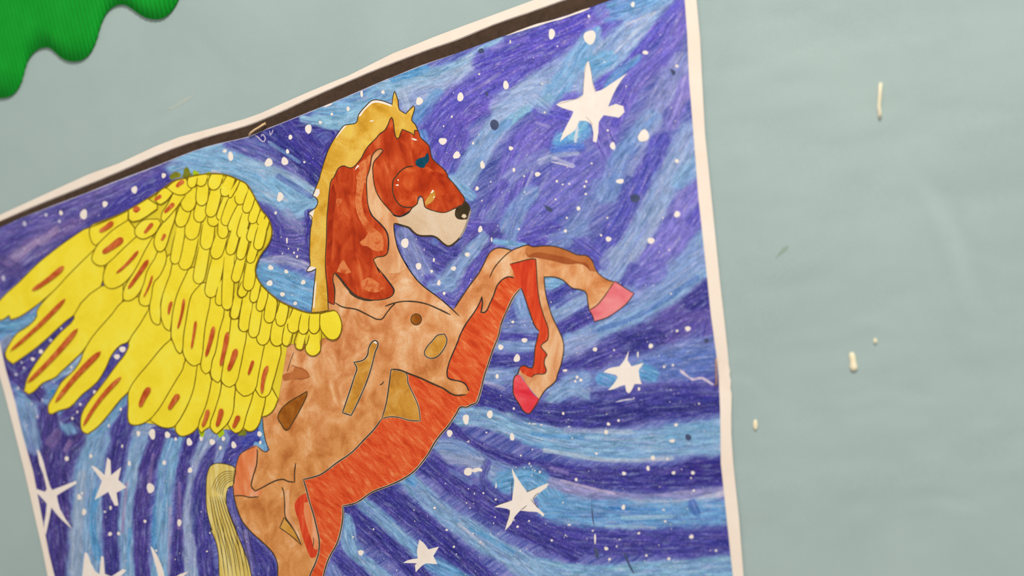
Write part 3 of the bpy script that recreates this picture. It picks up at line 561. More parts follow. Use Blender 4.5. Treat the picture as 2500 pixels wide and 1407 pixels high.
for pl_ in ([(745, 400), (735, 560), (745, 740)], [(1000, 610), (1090, 570), (1190, 530)], [(1110, 740), (1170, 660), (1230, 620)], [(1010, 845), (960, 890), (900, 930)], [(1080, 740), (1150, 820), (1210, 900)], [(430, 860), (500, 835), (735, 757)], [(640, 1180), (690, 1020), (700, 920)]):
    ink(Z(1150, 1120, 7.405, pl_), 1.6, 10, 'ink', paint, name='pencil_line')
for pl_ in ([(1140, 100), (1090, 230), (1060, 420), (1040, 640), (1030, 850)], [(1160, 220), (1200, 420), (1230, 640), (1290, 830)], [(500, 1040), (850, 945), (1020, 880)], [(1080, 1290), (1160, 1370), (1230, 1460)]):
    ink(Z(1300, 130, 8.333, pl_), 1.3, 10, 'grey', paint, name='pencil_line')
# ------------------------------------------------------------------ white dots
def E(ox, oy, s, lst): return [(ox + a[0] / s, oy + a[1] / s, a[2] / s, (a[3] if len(a) > 3 else a[2]) / s) for a in lst]
dots = [(753, 315, 7.5, 12), (709, 335, 5, 6), (656, 397, 9.5, 10), (695, 394, 8, 10), (702, 370, 4, 6), (563, 382, 6, 12), (549, 369, 5, 4.5), (743, 396, 2.5, 3), (684, 481, 8, 11), (673, 520, 3, 4), (935, 225, 4.5, 4.5), (883, 229, 3.5, 8.5), (850, 266, 4, 6), (810, 279, 3, 4), (782, 299, 4, 4), (1024, 247, 9, 9), (1124, 237, 7.5, 11), (1235, 208, 6.5, 11), (1347, 83, 8, 12.5), (1440, 91, 13.5, 18.5), (1103, 285, 2.5, 3), (1083, 308, 2, 2), (1081, 345, 9, 9), (1115, 379, 8.5, 9), (1155, 350, 3, 3), (1246, 100, 2, 2), (1170, 181, 2.5, 2.5)]
dots += E(1100, 320, 3.788, [(558, 160, 20), (295, 315, 20, 38), (586, 360, 14, 19), (680, 418, 9), (805, 400, 28, 20), (245, 532, 17, 20), (372, 470, 7), (685, 565, 7), (290, 645, 7), (983, 465, 12), (1036, 495, 9), (1097, 490, 9), (1255, 468, 11), (1240, 513, 12), (1250, 583, 11), (1305, 300, 9), (1183, 717, 17, 21), (1075, 803, 9, 11), (1450, 803, 9), (1062, 925, 13, 17), (632, 908, 10), (275, 910, 20, 30), (380, 1005, 8, 20), (155, 1143, 22), (28, 1272, 22), (1392, 965, 11), (1460, 1000, 25), (1853, 1015, 31), (2095, 770, 29), (2093, 278, 19), (1567, 465, 35, 23), (1500, 138, 26, 34), (1785, 45, 50, 56), (1965, 805, 8), (2022, 1100, 8), (972, 633, 9), (208, 115, 8)])
dots += E(1200, 0, 4.167, [(1437, 45, 18, 30), (990, 165, 12, 18), (190, 433, 9), (670, 470, 8), (515, 853, 9), (542, 1143, 10), (1150, 630, 7), (1565, 535, 30, 20), (1885, 672, 16), (1182, 1327, 12), (1370, 880, 7)])
dots += E(1340, 680, 5.433, [(1352, 897, 31), (1843, 667, 35), (612, 942, 29), (865, 952, 13), (1700, 697, 18), (1620, 205, 12), (215, 1222, 30, 18), (375, 1310, 21), (425, 1350, 21), (350, 1365, 17), (1528, 1175, 17), (1645, 1152, 16), (1180, 1010, 12, 38), (28, 313, 8)])
dots += E(1060, 800, 6.25, [(1378, 195, 42, 38), (1015, 300, 38, 45), (1263, 468, 48, 60), (960, 745, 24, 40), (1215, 1237, 18), (1968, 1312, 21)])
dots += E(1060, 920, 6.25, [(485, 650, 50, 72), (235, 865, 40, 58), (850, 575, 42, 65), (1190, 920, 34, 60), (797, 852, 14), (518, 995, 20, 9), (1322, 1205, 15), (1453, 1327, 13), (1477, 1367, 10), (1497, 1110, 10), (1635, 738, 20, 11), (1520, 722, 38, 9), (1455, 712, 13), (2475, 1175, 20), (2107, 938, 12), (2055, 762, 18, 9)])
dots += E(1400, 900, 5.952, [(508, 808, 26), (655, 757, 19), (952, 298, 19, 25), (475, 925, 27, 36), (1435, 1052, 38, 27), (1155, 1300, 34), (1365, 1315, 17), (1490, 820, 28, 22), (1825, 512, 13)])
dots += E(1320, 1126, 5, [(433, 227, 19), (1017, 152, 24), (1310, 90, 21, 31), (1622, 145, 22), (1857, 145, 23), (1835, 208, 11), (1868, 362, 15), (1010, 565, 22, 34), (1500, 598, 20, 9), (1520, 738, 15), (272, 508, 9), (635, 852, 12), (664, 950, 11, 70), (800, 1070, 24), (840, 1200, 17), (928, 1043, 11), (963, 960, 9), (1198, 883, 16), (1290, 1155, 15), (1565, 1195, 19), (1840, 925, 26), (2140, 1095, 15), (135, 970, 15), (302, 907, 9), (348, 780, 25, 9)])
dots += E(820, 1126, 5, [(1205, 573, 16), (1440, 1048, 15), (1763, 990, 12), (1353, 842, 17, 13), (305, 1120, 37, 32), (210, 928, 12), (460, 833, 11), (953, 600, 8), (963, 737, 7), (1337, 275, 7), (1470, 1138, 8), (1800, 392, 12), (1690, 400, 9), (1618, 340, 8), (1952, 470, 13), (1595, 512, 8), (1638, 573, 8), (1945, 687, 9), (1925, 760, 8), (2218, 803, 15), (2358, 733, 12), (2362, 35, 10), (2490, 135, 14), (2428, 117, 9), (2400, 105, 7), (2392, 175, 8), (2300, 85, 7), (2380, 65, 7), (743, 1335, 8), (1675, 885, 12, 8), (1955, 300, 8, 38), (2250, 1098, 8), (2175, 720, 9)])
dots += E(0, 1040, 4.464, [(728, 358, 24), (1825, 100, 29, 37), (1915, 145, 14, 21), (2063, 177, 29, 44), (2193, 135, 21, 29), (2312, 177, 29, 35), (2435, 140, 21, 26), (1660, 90, 36, 54), (1508, 85, 19, 34), (1790, 403, 19, 27), (1410, 410, 17, 28), (1640, 680, 38, 58), (2072, 485, 25, 30), (1580, 1042, 15, 19), (1955, 1057, 24, 38), (1200, 1180, 22), (1293, 1175, 17, 21), (917, 940, 25, 35), (865, 778, 22, 34), (895, 735, 13), (990, 330, 17, 23), (1703, 1360, 12), (1205, 895, 13, 24), (2255, 1370, 10), (2288, 1168, 9), (1143, 938, 12), (1332, 222, 11, 18)])
dots += E(480, 1040, 5, [(768, 100, 28, 34), (777, 205, 17, 22), (453, 235, 29, 44), (290, 270, 18, 24)])
dots += E(600, 480, 5.025, [(305, 873, 32), (497, 922, 24, 26), (293, 1065, 37), (705, 1053, 29), (450, 1200, 29), (607, 1312, 24), (322, 452, 13), (450, 700, 9), (525, 640, 9), (592, 690, 11, 16), (630, 737, 12, 19), (505, 540, 11, 37), (640, 650, 7, 20), (435, 500, 6)])
dots += E(740, 430, 5.952, [(1480, 975, 52, 74), (1678, 1310, 40, 52), (1900, 1220, 16, 28), (2388, 1148, 34, 41), (2188, 1342, 36, 42), (1868, 1385, 19, 24), (1760, 1070, 7, 14)])
dots += E(740, 640, 5, [(1722, 383, 20), (1658, 255, 22, 36), (2415, 1040, 33, 29)])
dots += E(1060, 560, 4.808, [(923, 1088, 17), (1062, 1305, 28), (780, 1375, 28)])
dots += E(0, 400, 4.167, [(1665, 120, 24), (1368, 265, 27, 41), (1068, 410, 29), (852, 515, 34, 54), (605, 585, 15, 19), (620, 500, 18, 26), (470, 520, 16, 20), (250, 610, 18, 28), (35, 1165, 20, 26)])
dots += E(0, 830, 6.25, [(1870, 145, 47), (1785, 258, 42), (1445, 800, 24, 34), (1225, 985, 18, 25), (1180, 1100, 13, 21), (1105, 1200, 17, 23), (1843, 1060, 17, 28), (1660, 1310, 13, 24), (1090, 420, 20), (500, 295, 30), (625, 180, 34), (775, 10, 28), (365, 430, 20), (245, 530, 25), (275, 740, 20, 28), (330, 345, 18), (645, 920, 14, 26), (485, 980, 16, 23), (570, 1175, 20, 27), (825, 650, 11, 16)])
dots += E(0, 620, 6.25, [(935, 1140, 17, 23)])
kept = []
for d in dots:
    if all((d[0] - e[0]) ** 2 + (d[1] - e[1]) ** 2 > (max(d[2], e[2]) * .9) ** 2 for e in kept): kept.append(d)
small = [d for d in kept if max(d[2], d[3]) < 2.0]; kept = [d for d in kept if max(d[2], d[3]) >= 2.0]
dim_idx = set()
for i, (x, y, rx, ry) in enumerate(kept):
    n = 12 if rx > 5 else 9
    ph = random.random() * 6; am = .05 + .06 * random.random()
    pts = []
    for k in range(n):
        t = 2 * math.pi * k / n; r = 1 + am * math.sin(2 * t + ph) + am * math.sin(3 * t + 2 * ph)
        pts.append((x + rx * r * math.cos(t), y + ry * r * math.sin(t)))
    faint = (x < 60 and y < 900) or (x < 150 and 520 < y < 1060 and rx < 4.5)
    flat('painted_dot', pts, 8, 'dim' if faint else 'white', paint, sm=2 if rx > 4 else 1)
# tiny flecks nobody could count
rs = np.random.RandomState(5); vs = []; fs = []
quad = [(-20, 600), (1650, -30), (1740, 850), (1790, 1430), (140, 1430)]
allp = [(d[0], d[1], max(d[2], .9)) for d in small]
while len(allp) < 520:
    x = rs.uniform(20, 1760); y = rs.uniform(0, 1420)
    if inside(quad, np.array([x]), np.array([y]))[0] and y > 580 - .36 * x: allp.append((x, y, rs.uniform(.5, 1.35)))
for (x, y, r) in allp:
    k = len(vs); 
    for j in range(6): vs.append((x + r * math.cos(j * math.pi / 3), y + r * 1.2 * math.sin(j * math.pi / 3)))
    fs.append(tuple(range(k, k + 6))[::-1])
vs = np.array(vs); o = link('paint_flecks', P(vs[:, 0], vs[:, 1], H(vs[:, 0], vs[:, 1]) + 7 * LAY), fs, 'white', paint); o['kind'] = 'stuff'
# smears and smudges
flat('olive_smear', ZG((110, 270), (160, 200), (240, 160), (350, 200), (340, 280), (250, 290), (150, 330)), 9, 'smear', paint)
flat('olive_smear', ZG((400, 200), (405, 120), (460, 60), (520, 120), (540, 190), (590, 210), (470, 280), (360, 270)), 9, 'smear', paint)
flat('lime_smear', ZG((590, 190), (600, 130), (660, 150), (720, 190), (700, 230), (600, 240)), 9, 'lime', paint)
flat('lime_smear', ZG((780, 240), (850, 190), (940, 170), (1010, 230), (1000, 270), (900, 260)), 9, 'lime', paint)
flat('lime_smear', [(484, 1050), (500, 1052), (498, 1066), (490, 1068)], 9, 'lime', paint); flat('lime_smear', [(529, 1058), (545, 1048), (548, 1060), (536, 1070)], 9, 'lime', paint); flat('lime_smear', [(585, 1052), (604, 1050), (600, 1064), (580, 1064)], 9, 'smear', paint)
for q in ([(1328, 500), (1336, 503), (1350, 514), (1346, 518), (1336, 514)], [(1540, 478), (1552, 474), (1562, 482), (1556, 494), (1542, 492)], [(1198, 296), (1208, 292), (1218, 304), (1210, 318), (1200, 314)], [(1636, 168), (1642, 170), (1650, 178), (1644, 184)], [(1718, 832), (1726, 826), (1732, 832), (1724, 838)], [(1674, 1062), (1684, 1062), (1688, 1072), (1678, 1076)], [(1184, 228), (1192, 226), (1190, 236)], [(1167, 124), (1178, 118), (1182, 126), (1170, 130)]):
    flat('grey_smudge', q, 9, 'smudge', paint, sharp=120)
for q in ([(1452, 1290), (1446, 1240), (1444, 1210), (1446, 1270)], [(1520, 1346), (1532, 1376), (1546, 1400), (1550, 1402), (1538, 1378), (1526, 1350)], [(1450, 1335), (1455, 1362), (1462, 1366), (1458, 1340)]):
    flat('grey_smudge', q, 9, 'smudge', paint, sharp=120)
flat('white_scratch', Z(1660, 860, 13.89, [(0, 580), (120, 640), (250, 780), (420, 880), (620, 850), (780, 850), (1000, 980), (1170, 1100), (1100, 1120), (900, 1010), (720, 920), (430, 970), (260, 860), (120, 760), (0, 680)]), 10, 'lav', paint)
V, F = ribbon_geo(Z(560, 280, 17.8, [(1090, 880), (1260, 990), (1420, 1160), (1520, 1170), (1560, 1030), (1500, 900), (1420, 860), (1380, 960)]), 2.6, 10, False, 2); link('white_scratch', V, F, 'lav', paint)
V, F = ribbon_geo(Z(560, 280, 17.8, [(1740, 690), (1790, 900), (1850, 800), (1900, 640)]), 2.2, 10, False, 2); link('white_scratch', V, F, 'lav', paint)
V, F = ribbon_geo(pt[2:20], 1.5, 12, False, 2, wob=1.8); link('bare_edge', V, F, 'dim', paint)
V, F = ribbon_geo([(1236, 87), (1290, 68), (1334, 54.5), (1370, 45), (1404, 33), (1440, 20)], 4.2, 13, False, 2, wob=1.6); link('bare_edge', V, F, 'white', paint)
V, F = ribbon_geo([(790, 262), (800, 257.5), (812, 253)], 4, 13, False, 2, wob=1.2); link('bare_edge', V, F, 'white', paint)
for q, wd in (([(1345, 395), (1378, 402), (1400, 410)], 5), ([(1430, 985 - 7), (1470, 976), (1548, 973)], 0),):
    if wd: V, F = ribbon_geo(q, wd, 6, False, 2); link('white_scratch', V, F, 'dim', paint)
V, F = ribbon_geo([(1503, 982), (1525, 977), (1550, 974)], 4, 6, False, 2); link('white_scratch', V, F, 'dim', paint)
# ------------------------------------------------------------------ the horse
mane = Z1((250, 1290), (330, 1030), (370, 920), (460, 760), (540, 640), (600, 570), (740, 550), (785, 515), (800, 430), (840, 370), (930, 270), (1010, 205), (1120, 208), (1210, 235), (1295, 270), (1300, 190), (1320, 100), (1332, 75), (1345, 110), (1380, 220), (1395, 340), (1440, 375), (1490, 405), (1560, 330), (1605, 285), (1620, 320), (1600, 400), (1578, 500), (1630, 560), (1668, 650), (1620, 645), (1615, 715), (1560, 680), (1440, 630), (1410, 700), (1395, 750), (1365, 765), (1345, 740), (1325, 640), (1305, 490), (1285, 455), (1265, 480), (1230, 570), (1180, 650), (1120, 690), (1060, 760), (960, 860), (900, 940), (850, 1040), (790, 1120), (735, 1175), (700, 1190), (640, 1180), (600, 1160), (540, 1175), (495, 1220), (440, 1340)) + Z2((420, 40), (385, 180), (365, 400), (345, 620), (340, 900), (325, 1150)) + Z3((272, 0), (275, 120), (290, 260), (300, 420), (308, 590), (200, 612), (100, 618), (110, 540), (130, 330), (150, 150), (158, 80)) + Z2((120, 1385), (60, 1392), (52, 1365), (100, 1305), (95, 1200), (95, 1050), (100, 900), (110, 760), (128, 600), (78, 550), (100, 520), (180, 460), (215, 370), (190, 320), (140, 285), (180, 180), (240, 30))
redcoat = Z1((1285, 455), (1265, 480), (1230, 570), (1180, 650), (1120, 690), (1060, 760), (960, 860), (900, 940), (850, 1040), (790, 1120), (735, 1175), (700, 1190), (640, 1180), (600, 1160), (540, 1175), (495, 1220), (440, 1340)) + Z2((420, 40), (385, 180), (365, 400), (345, 620), (340, 900), (325, 1150)) + Z3((272, 0), (275, 120), (290, 260), (303, 420), (312, 490), (378, 520), (386, 420), (380, 320), (365, 230), (370, 160), (390, 130), (450, 200), (540, 310), (620, 390), (720, 440), (850, 465), (980, 455), (1060, 430), (1100, 390), (1105, 340), (1080, 290), (1020, 210), (960, 130), (900, 60)) + Z2((1110, 1405), (1060, 1300), (1020, 1215), (1080, 1175), (1170, 1165), (1225, 1120), (1240, 980), (1225, 850), (1190, 770), (1110, 680), (1010, 580), (960, 480), (935, 360), (925, 200), (930, 0)) + Z1((940, 1290), (980, 1150), (1000, 1020), (1060, 940), (1120, 912), (1162, 940), (1100, 1020), (1030, 1100), (1010, 1200), (1020, 1320)) + Z2((1015, 0), (1030, 100), (1060, 220), (1120, 330), (1200, 430), (1280, 520), (1340, 575), (1400, 585), (1470, 565), (1550, 510), (1585, 460), (1660, 400), (1670, 320), (1700, 290), (1740, 320), (1765, 440), (1800, 470), (1900, 505), (2000, 530), (2080, 525), (2180, 480), (2230, 460), (2330, 420), (2350, 340), (2280, 230), (2180, 100), (2100, 10)) + Z1((2100, 1290), (2000, 1170), (1880, 1060), (1850, 960), (1830, 870), (1760, 800), (1700, 740), (1670, 650), (1620, 645), (1615, 715), (1560, 680), (1440, 630), (1410, 700), (1395, 750), (1365, 765), (1345, 740), (1325, 640), (1305, 490))
body = Z1((1120, 905), (1170, 940)) + Z2((1080, 300), (1340, 560), (1585, 460), (1720, 300), (1765, 440), (2000, 530), (2225, 470), (2390, 620), (2350, 740), (2290, 870), (2210, 960), (2115, 1015), (2040, 980), (1950, 900), (1880, 870), (1780, 870), (1680, 860), (1600, 810), (1540, 750), (1450, 720), (1320, 685), (1320, 760), (1340, 900), (1370, 1030), (1440, 1190), (1520, 1320)) + Z3((1240, 0), (1300, 100), (1400, 230), (1500, 320), (1650, 430), (1780, 540), (1840, 575), (1880, 500), (1980, 370), (2060, 240), (2150, 90)) + Z4((430, 640), (520, 520), (590, 390), (640, 290), (690, 240), (740, 220), (830, 225), (915, 248), (990, 215), (1100, 185), (1160, 205), (1280, 195), (1400, 200), (1500, 225), (1600, 265), (1680, 300), (1790, 310), (1840, 350), (1870, 400), (1890, 460), (1940, 530), (2030, 590), (2115, 618), (2060, 720), (1990, 810), (1900, 905), (1820, 950), (1800, 840), (1780, 740), (1720, 710), (1620, 690), (1560, 640), (1500, 590), (1400, 560), (1290, 560), (1180, 600), (1020, 690), (940, 780), (870, 920), (790, 1100)) + Z5((980, 130), (900, 330), (830, 540), (760, 750), (720, 920), (680, 1060), (640, 1150), (560, 1180), (500, 1215), (400, 1215), (340, 1310)) + [(1092, 1043), (1076, 1061), (1060, 1083), (1047, 1106), (1033, 1126), (1010, 1152), (980, 1172), (944, 1188), (908, 1202), (870, 1228), (837, 1236), (837, 1264), (830, 1304), (821, 1331), (806, 1357), (798, 1376), (790, 1406), (770, 1520), (700, 1520), (680, 1440), (678, 1407), (677, 1376), (667, 1352), (648, 1331), (621, 1307), (600, 1287), (586, 1262), (577, 1233), (571, 1211), (569, 1186), (573, 1152), (580, 1124), (586, 1110), (600, 1100), (618, 1090), (627, 1088), (646, 1103), (657, 1100), (650, 1084), (646, 1066), (641, 1020), (640, 980), (660, 880), (700, 800), (740, 768), (790, 760), (805, 700), (815, 640), (830, 520), (860, 440), (900, 400)]
horse = flat('winged_horse', body, 10, 'tan', paint, sm=2, label='rearing horse with tan body, red face and neck, golden mane')
ORG['winged_horse'] = tuple(pc)
hp = lambda name, pts, ly, mat, **k: flat(name, pts, ly, mat, horse, **k)
hp('throat', Z2((1320, 700), (1320, 760), (1340, 900), (1370, 1030), (1440, 1190), (1520, 1320), (1400, 1405), (1110, 1395), (1030, 1215), (1080, 1180), (1170, 1170), (1230, 1120), (1245, 980), (1228, 850), (1190, 770), (1110, 680), (1010, 580), (960, 480), (935, 360), (925, 200), (935, 0)) + Z1((945, 1290), (985, 1150), (1005, 1020), (1060, 945), (1120, 918), (1158, 940), (1100, 1025), (1035, 1100), (1012, 1200), (1020, 1320)) + Z2((1060, 220), (1120, 330), (1200, 430), (1280, 520), (1340, 580), (1420, 600), (1420, 690)), 14, 'peach')
hp('muzzle', Z2((1350, 580), (1400, 590), (1470, 570), (1550, 515), (1588, 465), (1660, 410), (1690, 350), (1720, 310), (1745, 340), (1765, 440), (1800, 472), (1900, 508), (2000, 533), (2080, 528), (2180, 485), (2225, 470), (2350, 560), (2388, 620), (2350, 740), (2290, 870), (2210, 960), (2115, 1015), (2040, 980), (1950, 900), (1880, 870), (1780, 870), (1680, 860), (1600, 810), (1540, 750), (1450, 720), (1400, 705), (1380, 650)), 16, 'cream', label='cream muzzle')
hp('red_coat', redcoat, 20, 'red', sm=2, label='red-brown face and neck')
hp('pale_wash', Z2((800, -60), (905, -60), (880, 150), (862, 250), (852, 380), (880, 520), (960, 680), (1060, 780), (1140, 850), (1172, 980), (1160, 1080), (1050, 1095), (930, 1020), (860, 1010), (820, 960), (900, 900), (940, 830), (860, 700), (790, 560), (760, 400), (770, 200)), 21, 'palered')
hp('pale_wash', Z2((470, 350), (520, 325), (560, 330), (545, 420), (500, 440)), 21, 'palered'); hp('pale_wash', Z2((560, 1240), (590, 1220), (650, 1320), (700, 1400), (620, 1420), (490, 1390)), 21, 'palered'); hp('pale_wash', Z3((700, 250), (800, 190), (900, 240), (980, 320), (900, 370), (760, 340)), 21, 'palered')
hp('pale_wash', Z1((800, 1160), (900, 1060), (985, 990), (975, 1090), (930, 1200), (915, 1405), (800, 1405), (770, 1300), (820, 1240)), 20.5, 'palered'); hp('dark_wash', Z2((400, 200), (440, 100), (480, 300), (440, 600), (430, 900), (400, 1300), (345, 1300), (350, 900), (360, 600), (375, 350)), 21, 'darkred')
hp('cheek_patch', Z1((1610, 1170), (1500, 1185), (1400, 1250), (1340, 1330)) + Z2((1315, 40), (1300, 130), (1310, 260), (1350, 350), (1420, 430), (1500, 455), (1580, 450), (1660, 395), (1670, 320), (1700, 285), (1745, 320), (1765, 430), (1850, 400), (1950, 300), (2100, 250), (2150, 120), (2050, 60)) + Z1((2040, 1300), (1900, 1230), (1780, 1170)), 22, 'redface')
hp('mane', mane, 26, 'mane', sm=2, label='golden yellow mane with pointed forelock')
hp('mane_highlight', Z1((800, 440), (845, 378), (935, 278), (1015, 213), (1120, 216), (1210, 243), (1290, 275), (1285, 300), (1200, 270), (1100, 245), (1020, 250), (950, 300), (880, 370), (830, 440)), 27, 'white')
hp('mane_highlight', Z1((545, 645), (605, 575), (640, 565), (570, 650), (480, 760), (470, 750)), 27, 'white')
hp('mane_highlight', Z2((185, 190), (235, 190), (240, 250), (200, 310), (145, 285)), 27, 'white'); hp('mane_highlight', Z2((80, 548), (110, 520), (165, 480), (150, 560), (120, 640)), 27, 'white'); hp('mane_highlight', Z2((60, 1385), (60, 1360), (110, 1315), (190, 1335), (130, 1378)), 27, 'white')
hp('mane_highlight', Z3((120, 560), (135, 400), (152, 240), (165, 230), (150, 420), (140, 560)), 27, 'white')
hp('nose', Z2((2340, 350), (2390, 390), (2425, 450), (2420, 540), (2388, 620), (2300, 628), (2240, 612), (2208, 560), (2222, 470), (2260, 430), (2310, 415)), 30, 'nose', label='soft black nose')
hp('nostril', Z2((2300, 590), (2320, 555), (2360, 560), (2375, 595), (2340, 615)), 32, 'cream')
hp('eye', Z1((1805, 970), (1825, 1000), (1818, 1110), (1790, 1130), (1760, 1190), (1690, 1182), (1640, 1145), (1638, 1090), (1690, 1050), (1765, 1030), (1785, 1000)), 30, 'eye', label='dark teal eye')
hp('mouth_patch', Z2((1885, 200), (1915, 230), (1922, 290), (1880, 370), (1780, 432), (1772, 380), (1840, 270)), 30, 'gold'); hp('white_mark', Z2((1880, 198), (1905, 215), (1870, 250), (1850, 250)), 31, 'white'); hp('white_mark', Z2((1900, 290), (1915, 300), (1905, 320), (1888, 315)), 31, 'white')
legred = Z4((885, 410), (1020, 375), (1140, 348), (1190, 350), (1200, 450), (1210, 640), (1240, 860), (1290, 1030), (1340, 1170), (1335, 1290)) + Z5((1720, 200), (1640, 260), (1630, 290), (1690, 370), (1720, 420), (1690, 470), (1680, 560), (1710, 650), (1690, 700), (1540, 715), (1480, 760), (1420, 740), (1310, 650), (1310, 605), (1370, 580), (1440, 610), (1490, 620), (1520, 540), (1540, 300), (1570, 180), (1590, 100)) + Z4((1230, 1200), (1190, 1150), (1130, 1000), (1080, 850), (1050, 760), (1020, 690), (960, 620), (945, 560), (930, 500))
leg2 = Z4((1195, 340), (1300, 400), (1290, 560), (1295, 650), (1310, 760), (1350, 920), (1400, 1060), (1450, 1160), (1500, 1270)) + Z5((1950, 150), (1975, 260), (1970, 400), (1930, 580), (1880, 720), (1860, 800), (1800, 870), (1710, 940), (1650, 1020), (1605, 1095), (1500, 980), (1400, 850), (1330, 740), (1290, 700), (1310, 640), (1420, 735), (1480, 755), (1540, 712), (1690, 697), (1708, 650), (1678, 560), (1688, 470), (1718, 420), (1690, 372), (1628, 290), (1640, 258), (1718, 198)) + Z4((1338, 1280), (1338, 1170), (1288, 1030), (1238, 860), (1208, 640), (1198, 450))
hp('foreleg', leg2, 20, 'peach', label='peach lower foreleg hanging down')
hp('red_shading', legred, 24, 'redleg')
bigred = Z4((885, 410), (930, 480), (945, 570), (870, 560), (800, 590), (740, 660), (700, 770), (650, 880), (595, 975), (550, 975), (565, 880), (558, 790), (540, 850), (480, 960), (380, 1100), (300, 1250)) + Z5((370, 190), (290, 380), (240, 500), (210, 600), (195, 690), (215, 770), (300, 800), (400, 820), (470, 860), (510, 920), (526, 965), (490, 1022), (400, 1028), (310, 1022), (250, 990), (130, 920), (0, 855)) + [(1030, 924), (994, 911), (996, 935), (1010, 965), (1022, 995), (1026, 1028), (1000, 1027), (976, 1020), (952, 1018), (932, 1023), (912, 1050), (888, 1075), (860, 1104), (820, 1132), (788, 1156), (776, 1162), (741, 1171), (748, 1196), (755, 1224), (765, 1256), (774, 1293), (779, 1318), (778, 1349), (771, 1373), (758, 1402), (740, 1510), (772, 1515), (790, 1406), (798, 1376), (806, 1357), (821, 1331), (830, 1304), (837, 1264), (837, 1236), (870, 1228), (908, 1202), (944, 1188), (980, 1172), (1010, 1152), (1033, 1126), (1047, 1106), (1060, 1083), (1076, 1061), (1092, 1043), (1106, 1024), (1114, 1008)] + Z5((400, 1215), (500, 1215), (560, 1180), (640, 1150), (680, 1060), (720, 920), (760, 750), (830, 540), (900, 330), (980, 130), (1010, 0)) + Z4((790, 1100), (870, 920), (940, 780), (1020, 690), (1040, 600), (1000, 480))
hp('red_underside', bigred, 22, 'orange', sm=2, label='scarlet belly, inner foreleg and inner thigh')
hp('brown_shading', Z4((1068, 250), (1100, 195), (1160, 212), (1280, 203), (1430, 212), (1550, 245), (1670, 310), (1790, 320), (1845, 365), (1878, 460), (1900, 500), (1830, 480), (1780, 400), (1700, 390), (1550, 330), (1400, 300), (1200, 270), (1100, 310)), 26, 'bleg')
hp('brown_shading', Z4((1070, 270), (1100, 310), (1200, 270), (1400, 300), (1550, 330), (1700, 385), (1790, 400), (1840, 500), (1770, 430), (1700, 402), (1570, 412), (1400, 372), (1190, 332), (1100, 325)), 28, 'bleg2')
hp('hoof', Z4((2120, 610), (2170, 640), (2240, 690), (2345, 755), (2260, 870), (2150, 960), (2020, 1040), (1880, 1085), (1860, 1020), (1820, 950), (1900, 900), (1990, 800), (2050, 710)), 30, 'pink', label='pink hoof')
hp('hoof', Z5((1270, 725), (1310, 730), (1350, 790), (1400, 850), (1470, 960), (1560, 1060), (1610, 1090), (1580, 1160), (1500, 1260), (1450, 1312), (1380, 1290), (1290, 1160), (1210, 1020), (1203, 900), (1225, 760)), 30, 'hotpink', label='hot pink hoof')
hp('rump_patch', Z7((730, 245), (742, 330), (730, 480), (680, 650), (668, 740), (715, 797), (790, 765), (790, 820), (740, 870), (640, 870), (560, 855), (455, 855), (442, 730), (465, 560), (500, 420), (530, 350), (600, 300), (690, 250)), 26, 'rump', label='light orange rump')
gp = Z3((885, 955), (915, 990), (880, 1100)) + Z6((1930, 250), (1850, 500), (1750, 740), (1650, 950), (1605, 1030), (1475, 985), (1530, 830), (1600, 620), (1660, 430), (1695, 310), (1650, 220), (1800, 180), (1860, 100)) + Z3((800, 1050), (850, 970))
oval = Z3((1640, 895), (1725, 880), (1755, 940), (1740, 1020), (1690, 1100), (1620, 1165), (1530, 1170), (1480, 1120), (1510, 1040), (1580, 960))
ring = [(1016 + 13 * math.cos(t), 780 + 13.5 * math.sin(t)) for t in np.linspace(0, 2 * math.pi, 13)[:-1]]
leaf = Z6((935, 660), (930, 720), (860, 880), (780, 1030), (700, 1160), (640, 1250), (600, 1250), (540, 1160), (490, 1070), (530, 950), (600, 870), (680, 810), (800, 740))
square = [(955, 902), (976, 905), (992, 912), (996, 935), (1010, 965), (1022, 995), (1026, 1028), (1000, 1027), (976, 1020), (952, 1018), (932, 1023), (942, 990), (948, 950)]
tri_ = Z8((1335, 400), (1400, 480), (1500, 620), (1590, 812), (1430, 670), (1268, 555))
hp('gold_patch', gp, 26, 'gold'); hp('gold_patch', oval, 26, 'gold'); hp('gold_patch', ring, 26, 'brown'); hp('gold_patch', leaf, 26, 'brown'); hp('gold_patch', square, 26, 'gold'); hp('gold_patch', tri_, 26, 'gold')
hp('brown_shading', Z6((750, 285), (880, 320), (940, 370), (972, 440), (900, 465), (750, 475), (580, 505), (550, 420), (600, 390), (700, 370)), 24, 'bleg')
hp('pale_strip', Z8((1325, -20), (1345, 200), (1350, 380), (1440, 520), (1540, 690), (1600, 830), (1560, 640), (1480, 480), (1420, 300), (1415, -20)), 24, 'peach')
hp('red_loop', Z8((1690, 20), (1600, 60), (1540, 115), (1495, 200), (1515, 330), (1560, 450), (1590, 600), (1650, 800), (1700, 930), (1740, 1015), (1800, 1010), (1840, 930), (1862, 850), (1865, 730), (1780, 350), (1720, 150)), 24, 'redleg')
hp('orange_strip', Z8((1640, 175), (1720, 160), (1775, 350), (1855, 730), (1850, 870), (1820, 900), (1790, 870), (1760, 760), (1690, 560), (1640, 350)), 26, 'rump')
hp('white_mark', Z1((965, 505), (1025, 495), (1020, 515), (975, 520)), 28, 'white'); hp('white_mark', Z1((1570, 760), (1610, 762), (1660, 785), (1640, 795), (1590, 778)), 28, 'white'); hp('white_mark', Z1((795, 1145), (815, 1165), (780, 1200), (755, 1225), (765, 1190)), 28, 'white')
